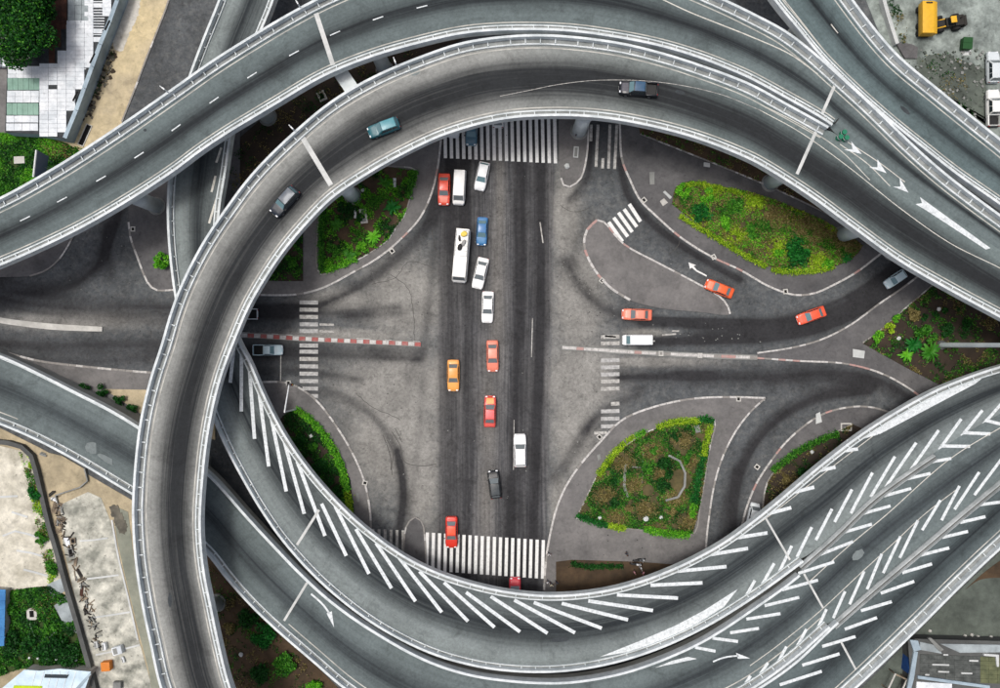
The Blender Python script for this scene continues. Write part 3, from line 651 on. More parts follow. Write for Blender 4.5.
# medians where decks run on together
def barrier(D, line, z, label_part):
    q = resample(PA(spline(line, step=2), z+.02), step=.9)
    v, f = sweep(q, [(-.48, 0), (-.48, .2), (-.32, .55), (-.20, .62), (-.12, .3), (.12, .3), (.20, .62), (.32, .55), (.48, .2), (.48, 0)], True)
    me = newmesh('median_barrier', v, f, ['barrier_grey']); 
    bm = bmesh.new(); bm.from_mesh(me); bmesh.ops.recalc_face_normals(bm, faces=bm.faces); bm.to_mesh(me); bm.free()
    o = obj('median_barrier', me, D.root, True)
    v, f = sweep(q, [(-.11, .31), (.11, .31)]); me = newmesh('dark_slot', v, f, ['concrete_dark'])  # dark strip laid along the groove of the barrier
    if me.polygons[0].normal.z < 0: me.flip_normals()
    obj('dark_slot', me, o)
barrier(VD, [(800,568),(832,540),(875,499),(915,470),(934,457)], ZD+.01, '')
barrier(VE, [(833,626),(880,585),(925,547),(960,517),(1000,484),(1060,435)], ZD+.02, '')

# piers
def under(px, z): return (500+(px[0]-500)*(HC-z)/HC, 344+(px[1]-344)*(HC-z)/HC)
for px in ((157,206),(268,117),(385,70),(540,30),(690,50)): pier(VB, px)
for px in ((353,196),(579,131),(770,183),(842,235),(217,603),under((215,290),12),under((170,420),12),under((168,500),12),under((940,240),12)): pier(VA, px)
for px in ((815,12),(868,72),(935,125)): pier(VC, under(px, 12))
for px in ((232,60),(196,210),(236,440),(325,555),(460,625),(610,630),(740,570),(860,475),(960,405)): pier(VD, under(px, 6))
for px in ((255,560),(330,635),(720,670),(860,550)): pier(VE, under(px, 6), .7)
for px in ((850,645),(960,545)): pier(VF, under(px, 6), .7)
# the wide cross-head that ties the two upper decks at the joint
def crosshead(D, a, c, z, wpx):
    A, C = np.array(P(*a, z)), np.array(P(*c, z)); d = C-A; L = np.linalg.norm(d); b = MB()
    m_ = (A+C)/2; b.box(m_[0]-L/2, m_[0]+L/2, m_[1]-wpx*SC/2, m_[1]+wpx*SC/2, z-1.2, z, 0, math.atan2(d[1], d[0]), (m_[0], m_[1]))
    b.build('cross_head', ['pier_concrete'], D.root, True)
crosshead(VB, (312,30), (362,104), 10.2, 13)
# expansion joints
for D, a, c, wd in ((VB,(316,13),(333,65),4.6),(VA,(301,135),(331,185),5.0),(VB,(837,80),(822,114),3.0),(VA,(818,127),(797,174),3.2),(VD,(319,510),(297,545),2.6),(VE,(307,583),(284,621),2.4),(VD,(765,517),(790,560),2.0),(VE,(804,574),(823,608),2.0),(VF,(841,642),(856,670),2.0)):
    deckstripe(D, a, c, wd, 'joint_concrete', 'expansion_joint', .012)
# lane dashes on the outer viaduct
for (x, y), a in zip([(-12,236),(25,218.5),(62,199.5),(101,178.5),(139,155),(176,127.5),(214,100),(252,75),(294,53),(335,33),(378,18),(422,6.5)], (26,26,28,30,33,36,35,32,28,24,19,14)):
    dx, dy = 5.5*math.cos(R(a)), -5.5*math.sin(R(a)); deckstripe(VB, (x-dx, y-dy), (x+dx, y+dy), 1.1, 'paint_deck', 'lane_dash')
def decknline(D, line, wpx, m='paint_line', name='lane_line', dz=.006):
    z = zat(D, line[0]); q = PA(spline(line, step=3), z+dz); wd = wpx*SC/2; v, f = sweep(q, [(-wd, 0), (wd, 0)])
    me = newmesh(name, v, f, [m]); 
    if me.polygons[0].normal.z < 0: me.flip_normals()
    return obj(name, me, D.root, True)
decknline(VB, [(660,-2),(690,12),(720,24),(750,36),(790,54),(818,74)], 1.0)
decknline(VA, [(500,96),(530,90),(560,84),(600,80),(660,82),(720,94),(760,110)], .5, 'paint_faded'); decknline(VA, [(760,110),(800,132),(850,168),(900,208),(950,243),(1000,268),(1040,290)], .7)
decknline(VA, [(760,104),(800,124),(840,150),(870,180)], .7)
decknline(VC, [(780,-6),(802,22),(826,52),(856,82),(893,115),(930,145),(962,170),(1010,203)], .8)
deckstripe(VC, (831,24), (838,33), 1.0, 'paint_line', 'lane_dash')
polymark('gore_marking', [(920,197),(990.5,248),(986,249.5),(925,209.5),(915.5,204),(922,203)], ZB+.016, 'paint_deck', VB.root)
polymark('gore_marking', [(899.6,177.5),(908.5,192.5),(893,186.5),(900.4,186.5)], ZB+.016, 'paint_deck', VB.root)
polymark('gore_marking', [(851,141),(862,154),(843.5,149.5),(852.5,149)], ZB+.016, 'paint_deck', VB.root)
polymark('gore_marking', [(877.4,159),(886.5,173),(869,167),(877.4,167)], ZB+.016, 'paint_deck', VB.root)
decknline(VB, [(848,142),(880,163),(905,182)], .8, dz=.012); decknline(VA, [(840,144),(868,164),(890,186)], .8, dz=.012)

# chevrons (traced end points; t(x0,y0) = tile origin, 4x)
def ext(a, c, d):
    u = np.array(c)-np.array(a); u = u/np.linalg.norm(u)*d; return (c[0]+u[0], c[1]+u[1])
def T(o, l): return [((o[0]+a/4, o[1]+b/4), (o[0]+c/4, o[1]+d/4)) for a, b, c, d in l]
ch = T((0,344), [(935,20,921,155),(966,45,965,270)])+T((250,344), [(0,130,18,380),(40,220,75,490),(88,310,145,590),(140,400,217,680),(200,500,300,768)])
ch += T((250,516), [(300,-20,385,160),(355,-10,476,232),(440,80,566,290),(522,135,662,342),(610,185,767,386),(700,245,872,422),(800,288,978,446),(890,325,1080,464)])
ch += T((500,516), [(-10,340,190,470),(85,352,300,468),(165,358,407,450),(278,358,512,416),(385,345,612,379),(500,318,712,329),(618,277,810,268),(725,220,906,203),(825,158,992,130),(920,92,1070,68)])
ch += T((750,344), [(50,685,165,655),(150,600,257,573),(250,512,342,493),(340,432,432,420),(392,390,510,356)])
for a, c in ch: u = np.array(a)-np.array(c); u = u/np.linalg.norm(u)*(8.0 if a[0] < 640 else 4.0 if a[0] < 760 else 1.0); deckstripe(VD, (a[0]+u[0], a[1]+u[1]), c, 3.5)
for a, c in T((0,172), [(862,15,846,80),(868,100,836,205)])+T((0,0), [(885,590,865,650)]): deckstripe(VD, a, c, 2.2, 'paint_line')
polymark('gore_marking', [(868,434),(900,414),(940,396),(975,381),(968,379),(935,391),(898,411)], ZD+.009, 'paint_deck', VD.root)
polymark('gore_marking', [(868,434),(880,434),(975,384),(985,376),(940,393),(900,411)], ZD+.011, 'paint_deck', VD.root)
polymark('gore_marking', [(600,657),(640,641),(675,626),(705,610),(738,589),(724,607),(705,619),(680,633),(640,650)], ZD+.009, 'paint_deck', VD.root)
ch = T((750,344), [(845,300,765,412),(755,345,640,508),(665,395,550,562),(580,450,490,600),(490,515,410,665),(408,582,345,700),(930,265,855,358),(1005,240,943,310),(1090,200,1030,270)])
ch += T((750,516), [(328,-28,270,85),(247,45,194,152),(167,120,122,214),(97,190,48,275),(20,258,-15,320)])
for a, c in ch: deckstripe(VD, a, ext(a, c, 3.5), 3.0)
for a, c in T((750,344), [(762,408,880,410),(852,355,962,360),(940,305,1060,335)]): deckstripe(VD, a, c, 3.2, dz=.013)
ch = T((750,344), [(725,472,805,458),(640,537,722,518),(555,603,645,578),(465,675,562,648)])+T((750,516), [(388,62,488,33),(300,147,412,103),(212,224,337,184),(148,291,272,257),(78,355,197,326),(5,410,122,391),(-60,465,36,450)])
ch += T((500,516), [(870,492,952,503),(800,530,862,542)])
for a, c in ch: deckstripe(VE, ext(c, a, 5), c, 3.0)
polymark('gore_marking', [(655,668),(697,659),(688,657),(672,661)], 6.212+.009, 'paint_deck', VE.root)
ch = T((750,344), [(1005,462,905,595),(917,513,825,652),(838,568,772,695),(762,625,695,735)])+T((750,516), [(672,18,604,158),(602,82,538,218),(527,152,473,283),(457,222,403,343),(380,302,338,398),(306,373,263,468),(226,453,182,534),(146,523,102,604),(72,588,26,655),(2,640,-40,705)])
for a, c in ch: deckstripe(VE, a, ext(a, c, 3), 2.9)
ch = T((750,344), [(930,642,1005,632)])+T((750,516), [(860,22,942,3),(788,82,872,62),(703,152,797,128),(628,222,728,192),(542,303,657,262),(463,374,567,343),(398,447,508,407),(308,517,422,483),(228,592,358,552),(138,670,287,622),(60,735,200,695)])
for a, c in ch: deckstripe(VF, ext(c, a, 5), c, 3.1)
decknline(VE, [(1010,422),(950,459),(885,516),(850,545),(808,583)], .8); decknline(VE, [(960,487),(925,514),(896,541),(860,574),(818,613),(780,644),(750,666)], .7); decknline(VD, [(873,436),(840,461),(800,492),(765,519),(725,546)], .7)
# arrows
def arrow(D, line, head, wpx):
    z = zat(D, line[0]); o = decknline(D, line, wpx, 'paint_deck', 'arrow_marking', .010); polymark('arrow_head', head, z+.010, 'paint_deck', o)
arrow(VE, [(311,594),(318,600),(324,606),(329,613)], [(326.5,613.5),(331.8,611.5),(334,627.5)], 1.8)
arrow(VE, [(713,662),(720,659),(728,657),(738,656)], [(736,653),(738,659),(750,658.5)], 1.5)

# pale repair patches on the decks
mat('repair', (120,129,129), (104,112,112), .6, 5, .3); mat('repair_dark', (66,71,74), (52,57,60), .6, 5, .25)
def patch(D, c, rx, ry, rot, m):
    t = np.linspace(0, 2*np.pi, 22)[:-1]; ca, sa__ = math.cos(R(rot)), math.sin(R(rot)); r_ = 1+RNG.normal(0, .06, len(t))
    polymark('repair_patch', [(c[0]+(rx*math.cos(a)*ca-ry*math.sin(a)*sa__)*k, c[1]+(rx*math.cos(a)*sa__+ry*math.sin(a)*ca)*k) for a, k in zip(t, r_)], zat(D, c)+.005, m, D.root)
patch(VE, (92,448), 7, 6, 20, 'repair'); patch(VE, (108,460), 12, 3, 32, 'repair'); patch(VB, (145,130), 1.6, 1.4, 0, 'repair_dark'); patch(VA, (415,72), 5, 3.5, -20, 'repair'); patch(VA, (680,92), 5, 2, 15, 'repair_dark'); patch(VE, (858,555), 7, 4, -40, 'repair'); patch(VA, (170,600), 2, 7, 0, 'repair_dark'); patch(VD, (560,640), 9, 2.2, -4, 'repair_dark'); patch(VC, (905,110), 6, 2, 42, 'repair_dark')
# ------------------------------------------------------------------ vehicles
def carpaint(name, c, rough=.38):
    s = NT(name); n = s.noise(1.4, 5, rough=.65); g = s.math('MULTIPLY_ADD', n, .22, .89)
    dust = s.ramp(s.noise(5, 4), [(.45, 0.), (.8, .10)])
    col = s.mix(dust, s.mix(1.0, lin(c), s.grey(g), 'MULTIPLY'), lin((150,146,138)))
    s.fin(col, rough, 0.0, .35); s.b.inputs['Coat Weight'].default_value = .15; s.b.inputs['Coat Roughness'].default_value = .15
    return s.m
SPEC = {
 'sedan':  dict(L=4.35, W=1.72, H=1.44, belt=.90, hood=.86, tail=.92, cab=(-1.72, -1.02, .30, 1.02), ax=(-1.32, 1.34)),
 'hatch':  dict(L=3.95, W=1.68, H=1.50, belt=.92, hood=.90, tail=.94, cab=(-1.86, -1.46, .22, .96), ax=(-1.22, 1.26)),
 'suv':    dict(L=4.55, W=1.84, H=1.76, belt=1.08, hood=1.06, tail=1.08, cab=(-2.14, -1.86, .28, .98), ax=(-1.38, 1.40)),
 'van':    dict(L=4.75, W=1.74, H=1.98, belt=1.12, hood=1.02, tail=1.12, cab=(-2.30, -2.22, 1.30, 1.92), ax=(-1.32, 1.46)),
 'pickup': dict(L=4.95, W=1.80, H=1.74, belt=1.04, hood=1.02, tail=1.02, cab=(-.62, -.40, .62, 1.22), ax=(-1.42, 1.52), bed=(-2.36, -.74)),
 'crew':   dict(L=5.15, W=1.86, H=1.80, belt=1.08, hood=1.06, tail=1.06, cab=(-.98, -.80, .72, 1.34), ax=(-1.52, 1.60), bed=(-2.46, -1.08)),
 'bus':    dict(L=7.35, W=2.10, H=2.62, belt=1.35, hood=1.20, tail=1.35, cab=(-3.60, -3.56, 3.06, 3.46), ax=(-2.1, 2.3)),
}
def loft(secs, nring=14):
    v, f = [], []
    for (x, w_, z0, z1) in secs:
        hgt = z1-z0
        ring = [(-.86*w_, z0), (-w_, z0+.22*hgt), (-w_*1.0, z0+.55*hgt), (-.965*w_, z0+.82*hgt), (-.88*w_, z1-.03), (-.66*w_, z1), (-.3*w_, z1+.012)]
        ring = ring+[(-a, b) for a, b in ring[::-1]]
        v += [(x, a, b) for a, b in ring]
    m = 14
    for i in range(len(secs)-1):
        for j in range(m): f.append((i*m+j, (i+1)*m+j, (i+1)*m+(j+1) % m, i*m+(j+1) % m))
    f += [tuple(range(m)), tuple((len(secs)-1)*m+j for j in range(m-1, -1, -1))]
    return v, f
def recalc(me, smooth_angle=None, bevel=None):
    bm = bmesh.new(); bm.from_mesh(me)
    if bevel: bmesh.ops.bevel(bm, geom=list(bm.edges), offset=bevel, segments=2, profile=.5, affect='EDGES', clamp_overlap=True)
    bmesh.ops.recalc_face_normals(bm, faces=bm.faces); bm.to_mesh(me); bm.free()
    if smooth_angle: 
        me.polygons.foreach_set('use_smooth', np.ones(len(me.polygons), bool)); me.set_sharp_from_angle(angle=R(smooth_angle))
    return me
WHEEL = {}
def wheel_mesh():
    if not WHEEL:
        b = MB(); b.tube((0, -.1, 0), (0, .1, 0), .31, .31, 16); WHEEL['t'] = recalc(newmesh('wheel', b.v, b.f, ['rubber']), 40, .03)
        b = MB(); b.tube((0, -.108, 0), (0, .108, 0), .19, .19, 12); WHEEL['r'] = newmesh('rim', b.v, b.f, ['rim_metal'])
    return WHEEL
NP = [0]
def vehicle(kind, px, py, head, color, label, name='car', cat='car', z=0.0, group='vehicles in the interchange', roofc=None, hoodc=None, glass='glass_reflect', scale=1.0, trimc=None):
    s = SPEC[kind]; L, W, H = s['L'], s['W'], s['H']; hw = W/2; belt = s['belt']; r0, r1, f1, f0 = s['cab']
    x, y, _ = P(px, py, z+.7); root = empty(name, (x, y, z+.012), R(head)); root.scale = (scale,)*3
    tag(root, label, cat, group)
    NP[0] += 1; pm = carpaint('paint_%d' % NP[0], color); 
    F = L/2
    if kind in ('van', 'bus'):
        secs = [(-F, hw*.90, .42, belt-.1), (-F+.06, hw*.97, .32, belt), (-F*.5, hw, .28, belt), (F*.5, hw, .28, belt), (f0-.1, hw*.985, .28, belt-.02), (F-.16, hw*.93, .30, s['hood']-.04), (F-.03, hw*.82, .36, s['hood']-.22), (F, hw*.66, .42, s['hood']-.36)]
    else:
        secs = [(-F, hw*.78, .42, s['tail']-.22), (-F+.05, hw*.90, .32, s['tail']-.08), (-F+.3, hw*.965, .26, s['tail']-.01), (-F*.4, hw, .22, belt), (.2, hw, .22, belt), (f0, hw*.985, .22, s['hood']+.02), (F-.5, hw*.955, .24, s['hood']-.07), (F-.14, hw*.88, .28, s['hood']-.19), (F-.02, hw*.74, .34, s['hood']-.3), (F, hw*.6, .4, s['hood']-.38)]
    bed = s.get('bed')
    if bed:
        secs = [(bed[1]+.04, hw*.99, .24, belt)]+[q for q in secs if q[0] > bed[1]+.1]
    v, f = loft(secs); body = obj('body', recalc(newmesh('body', v, f, [pm]), 38), root)
    # cabin shell and panes
    wb, wt = hw*.90, hw*(.74 if kind not in ('van', 'bus') else .86)
    zb, zt = belt-.06, H
    cv = [(r0, -wb, zb), (f0, -wb, zb), (f0, wb, zb), (r0, wb, zb), (r1, -wt, zt-.03), (f1, -wt, zt-.03), (f1, wt, zt-.03), (r1, wt, zt-.03)]
    cf = [(0,3,2,1), (4,5,6,7), (0,1,5,4), (1,2,6,5), (2,3,7,6), (3,0,4,7)]
    cab = obj('cabin', recalc(newmesh('cabin', cv, cf, [pm]), 50, .06), root)
    def pane(nm, idx, i0, i1, j0, j1, out=.012, m=None):
        A, B, C_, D_ = (np.array(cv[k]) for k in idx); n_ = np.cross(B-A, D_-A); n_ /= np.linalg.norm(n_)
        ctr = np.mean(np.array(cv), 0)
        if np.dot(n_, (A+B+C_+D_)/4-ctr) < 0: n_ = -n_
        def pt(a, b): return (A*(1-a)+B*a)*(1-b)+(D_*(1-a)+C_*a)*b+n_*out
        q = [pt(i0, j0), pt(i1, j0), pt(i1, j1), pt(i0, j1)]; q2 = [p-n_*.03 for p in q]
        return obj(nm, recalc(newmesh(nm, q+q2, [(0,1,2,3), (7,6,5,4), (0,4,5,1), (1,5,6,2), (2,6,7,3), (3,7,4,0)], [m or glass])), cab)
    pane('windscreen', (1, 2, 6, 5), .07, .93, .12, .95)
    pane('rear_window', (3, 0, 4, 7), .09, .91, .22, .93)
    cuts = {'sedan': ((.08, .47), (.51, .92)), 'hatch': ((.08, .47), (.51, .92)), 'suv': ((.06, .33), (.36, .64), (.67, .93)), 'van': ((.04, .32), (.35, .63), (.66, .95)), 'pickup': ((.1, .9),), 'crew': ((.07, .48), (.52, .92)), 'bus': ((.03, .2), (.22, .4), (.42, .6), (.62, .8), (.82, .97))}[kind]
    for a, c in cuts:
        pane('side_window', (0, 1, 5, 4), a, c, .2, .9, m='glass_dark'); pane('side_window', (3, 2, 6, 7), a, c, .2, .9, m='glass_dark')
    # roof skin
    rl, rf = r1+.10, f1-.10; rv = []; nx, ny = 6, 6
    for i in range(nx+1):
        for j in range(ny+1):
            a, c = i/nx, j/ny*2-1; rv.append((rl+(rf-rl)*a, c*(wt-.07), zt-.022+.035*(1-c*c)*(1-(2*a-1)**4)))
    rfc = [(i*(ny+1)+j, (i+1)*(ny+1)+j, (i+1)*(ny+1)+j+1, i*(ny+1)+j+1) for i in range(nx) for j in range(ny)]
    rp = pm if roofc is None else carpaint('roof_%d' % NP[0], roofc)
    obj('roof', newmesh('roof', rv, rfc, [rp], smooth=True), cab)
    # bonnet panel (own shut lines)
    hv = []; x0, x1 = f0+.07, F-.30
    if x1-x0 > .3:
        def topz(xx):
            q = sorted(secs); xs = [k[0] for k in q]; return float(np.interp(xx, xs, [k[3] for k in q])), float(np.interp(xx, xs, [k[1] for k in q]))
        for i in range(6):
            xx = x0+(x1-x0)*i/5; tz, tw = topz(xx)
            for c in (-.62, -.3, 0, .3, .62): hv.append((xx, c*tw, tz+.020))
        hf = [(i*5+j, (i+1)*5+j, (i+1)*5+j+1, i*5+j+1) for i in range(5) for j in range(4)]
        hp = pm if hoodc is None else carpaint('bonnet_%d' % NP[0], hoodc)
        obj('bonnet', newmesh('bonnet', hv, hf, [hp], smooth=True), body)
        if kind == 'sedan':
            hv = []; xa, xb = -F+.22, r0-.06
            for i in range(4):
                xx = xa+(xb-xa)*i/3; tz, tw = topz(xx)
                for c in (-.62, -.3, 0, .3, .62): hv.append((xx, c*tw, tz+.018))
            obj('boot_lid', newmesh('boot_lid', hv, [(i*5+j, (i+1)*5+j, (i+1)*5+j+1, i*5+j+1) for i in range(3) for j in range(4)], [pm], smooth=True), body)
    # lights, bumpers, mirrors, plates
    hz = s['hood']-.26
    for sg in (-1, 1):
        b = MB(); b.box(F-.22, F-.03, sg*hw*.60-.15, sg*hw*.60+.15, hz-.08, hz+.09); obj('headlight', recalc(newmesh('headlight', b.v, b.f, ['lamp_clear']), 40, .03), root)
        b = MB(); b.box(-F-.012, -F+.12, sg*hw*.72-.11, sg*hw*.72+.11, s['tail']-.40, s['tail']-.14); obj('taillight', recalc(newmesh('taillight', b.v, b.f, ['lamp_red']), 40, .02), root)
        b = MB(); b.box(f0-.32, f0-.18, sg*(hw+.02)-.06+sg*.07, sg*(hw+.02)+.06+sg*.07, belt-.02, belt+.12); b.box(f0-.28, f0-.22, sg*hw*.9-.06, sg*hw*.9+.10, belt-.01, belt+.03); obj('mirror', recalc(newmesh('mirror', b.v, b.f, ['trim_black' if trimc is None else pm])), root)
        for ax in s['ax']:
            wz = .31 if kind != 'bus' else .40
            o = obj('wheel', wheel_mesh()['t'], root); o.location = (ax, sg*(hw-.085), wz-.0); 
            if kind == 'bus': o.scale = (1.3, 1.1, 1.3)
            obj('rim', wheel_mesh()['r'], o)
    b = MB(); b.box(F-.10, F+.03, -hw*.78, hw*.78, .32, .50); obj('bumper', recalc(newmesh('bumper', b.v, b.f, ['trim_black' if kind in ('pickup', 'crew') else pm]), 40, .035), root)
    b = MB(); b.box(-F-.03, -F+.10, -hw*.82, hw*.82, .34, .52); obj('bumper', recalc(newmesh('bumper', b.v, b.f, ['trim_black' if kind in ('pickup', 'crew') else pm]), 40, .035), root)
    b = MB(); b.box(F+.02, F+.036, -.25, .25, .37, .47); obj('number_plate', newmesh('number_plate', b.v, b.f, ['plate']), root)
    if bed:
        b = MB(); x0, x1 = bed; b.box(x0+.06, x1, -hw*.80, hw*.80, .50, .56); b.box(x0+.05, x1, -hw*.60, hw*.60, .24, .50); obj('load_floor', newmesh('load_floor', b.v, b.f, ['trim_black']), root)
        for sg in (-1, 1):
            b = MB(); ya, yb = sorted((sg*hw*.99, sg*hw*.83)); b.box(x0, x1, ya, yb, .45, belt); obj('load_side', recalc(newmesh('load_side', b.v, b.f, [pm]), 40, .03), root)
        b = MB(); b.box(x0-.03, x0+.05, -hw*.83, hw*.83, .45, belt-.02); obj('tailgate', recalc(newmesh('tailgate', b.v, b.f, [pm]), 40, .02), root)
    return root
V = vehicle
g1 = 'vehicles on the main road'
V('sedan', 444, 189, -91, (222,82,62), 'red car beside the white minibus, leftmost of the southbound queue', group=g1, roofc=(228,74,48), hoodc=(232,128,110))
V('van', 459.3, 187.5, -93, (238,238,234), 'white windowed minibus waiting beside the red car near the upper crosswalk', 'minibus', 'minibus', group=g1)
V('hatch', 482, 176, -102, (236,238,238), 'white car turned slightly left, its rear at the upper crosswalk', group=g1, glass='glass_teal')
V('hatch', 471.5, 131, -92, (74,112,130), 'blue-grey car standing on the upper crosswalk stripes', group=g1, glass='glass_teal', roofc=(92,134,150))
V('hatch', 454, 123, -92, (225,228,226), 'white car mostly under the ring viaduct above the upper crosswalk, left of the blue-grey one', group=g1)
V('hatch', 498, 113, 90, (228,230,226), 'white car mostly under the ring viaduct above the upper crosswalk, right of the blue-grey one', group=g1)
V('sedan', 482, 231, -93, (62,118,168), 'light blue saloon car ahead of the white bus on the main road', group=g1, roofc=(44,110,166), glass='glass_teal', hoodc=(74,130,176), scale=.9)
bus = V('bus', 461.3, 256, -95, (240,240,234), 'long white bus with loaded roof among the southbound cars', 'bus', 'bus', group=g1)
V('sedan', 480.3, 273, -103, (240,241,238), 'white saloon car angled left just behind another white saloon, beside the bus', group=g1)
V('sedan', 487.6, 307, -92, (242,243,240), 'white saloon car pointing straight down, above the orange cars', group=g1)
V('sedan', 492.6, 356, -89, (226,128,104), 'salmon orange car behind the white saloon in the middle lane', group=g1, roofc=(230,144,122))
V('sedan', 453.3, 375.5, -90, (236,164,82), 'yellow-orange taxi in the left lane of the main road', 'taxi', 'taxi', group=g1, roofc=(238,150,62))
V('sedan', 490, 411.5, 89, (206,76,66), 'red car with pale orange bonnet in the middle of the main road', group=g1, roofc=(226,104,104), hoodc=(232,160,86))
V('suv', 520, 450.5, 91, (240,241,240), 'white estate car driving up the right side of the main road', group=g1)
V('hatch', 494.6, 484.5, 97, (24,28,32), 'small black car in the middle of the road below the red car', group=g1, roofc=(52,60,64))
V('sedan', 451.5, 532.5, -90, (214,52,36), 'bright red car stopped across the lower crosswalk', group=g1, roofc=(230,84,50))
V('hatch', 515, 592, 90, (206,60,74), 'pinkish red car half under the viaduct below the lower crosswalk', group=g1, hoodc=(214,62,76))
g2 = 'vehicles on the side roads'
V('sedan', 637, 314.5, 178, (226,120,94), 'salmon taxi facing left beside the pointed traffic island', 'taxi', 'taxi', group=g2, roofc=(232,140,118), scale=.95)
V('van', 637.5, 340, 180, (238,240,240), 'white minibus facing left below the salmon taxi on the right side road', 'minibus', 'minibus', group=g2, glass='glass_teal', scale=.87)
V('sedan', 719.5, 288.5, 158, (224,92,44), 'orange car on the slip road beside the tip of the pointed island', group=g2, roofc=(228,98,44), hoodc=(232,118,80), scale=.93, glass='glass_teal')
V('sedan', 811.5, 315.5, 200, (232,92,62), 'red-orange car on the bend of the right side road', group=g2, roofc=(234,90,56), scale=.93, glass='glass_teal')
V('hatch', 896, 279, 214, (198,220,226), 'pale blue car coming out from under the ring viaduct on the right', group=g2, glass='glass_teal', scale=.82)
V('pickup', 267.5, 350, 0, (196,220,226), 'pale blue pickup with empty dark bed waiting at the left stop line', 'pickup_truck', 'pickup', group=g2, glass='glass_teal', scale=.85)
V('pickup', 243, 314, 180, (226,232,232), 'white pickup vanishing under the ring viaduct on the left side road', 'pickup_truck', 'pickup', group=g2, scale=.85)
V('van', 753, 517, 78, (226,232,232), 'white van half hidden under the chevron viaduct on the lower right slip road', 'van', 'van', group=g2, scale=.8)
g3 = 'vehicles on the ring viaduct'
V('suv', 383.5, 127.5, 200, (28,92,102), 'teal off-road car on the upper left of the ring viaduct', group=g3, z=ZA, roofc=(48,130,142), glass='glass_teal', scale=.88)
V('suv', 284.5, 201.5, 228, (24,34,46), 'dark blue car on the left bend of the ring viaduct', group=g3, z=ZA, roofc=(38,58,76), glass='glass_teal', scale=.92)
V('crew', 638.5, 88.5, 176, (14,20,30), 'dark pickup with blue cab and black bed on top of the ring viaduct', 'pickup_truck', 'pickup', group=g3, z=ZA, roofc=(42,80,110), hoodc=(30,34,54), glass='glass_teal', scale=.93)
g4 = 'vehicles parked in the yards'
V('suv', 993, 67, 91, (206,214,216), 'silver off-road car parked in the upper right dirt yard', group=g4, scale=.95)
V('crew', 993, 108, 91, (232,234,230), 'white pickup parked below the silver car at the right edge', 'pickup_truck', 'pickup', group=g4, scale=1.0)
V('hatch', -3, 61, 0, (206,214,218), 'white car at the left edge beside the warehouse', group=g4)
# roof load of the bus
plain('tarp_yellow', (236,206,96), .7); plain('bag_black', (40,40,40), .8); plain('bag_grey', (150,150,148), .8); plain('carton', (176,140,96), .8)
def bundle(px, py, sx, sy, sz, rot, m, label, z):
    x, y, _ = P(px, py, z); bm = bmesh.new(); bmesh.ops.create_cube(bm, size=1.0)
    bmesh.ops.subdivide_edges(bm, edges=bm.edges[:], cuts=3, use_grid_fill=True)
    for v in bm.verts:
        q = v.co; k = 1-.28*(abs(q.x*2)**4*abs(q.y*2)**2+abs(q.z*2)**4*.5); q.x *= k; q.y *= k
        v.co = Vector((q.x*sx, q.y*sy, (q.z+.5)*sz))+Vector((random.uniform(-.02, .02),)*3)
    for v in bm.verts: v.co.z = max(v.co.z, 0.0)
    me = bpy.data.meshes.new('luggage_bundle'); bm.to_mesh(me); bm.free(); me.materials.append(MATS[m]); me.polygons.foreach_set('use_smooth', np.ones(len(me.polygons), bool))
    o = obj('luggage_bundle', me); o.location = (x, y, z); o.rotation_euler = (0, 0, R(rot)); tag(o, label, 'luggage', 'roof load of the white bus')
ZR = 2.66
bundle(464, 234, .9, .7, .35, 20, 'tarp_yellow', 'yellow sheet bundle at the back of the bus roof', ZR)
bundle(460, 247, .62, .9, .30, -20, 'bag_black', 'black bag lying on the bus roof', ZR)
bundle(463.5, 243, .5, 1.0, .25, -30, 'bag_grey', 'grey sack beside the black bag on the bus roof', ZR)
bundle(459.5, 238.5, .3, .8, .22, 8, 'bag_black', 'narrow dark bundle at the left edge of the bus roof', ZR)
b = MB()
for sg in (-1, 1): b.tube((-3.3, sg*.82, 2.78), (.2, sg*.82, 2.78), .025)
for xx in np.linspace(-3.3, .2, 6):
    b.tube((xx, -.82, 2.70), (xx, .82, 2.70), .02); [b.tube((xx, sg*.82, 2.58), (xx, sg*.82, 2.78), .02) for sg in (-1, 1)]
b.build('roof_rack', ['steel'], bus)

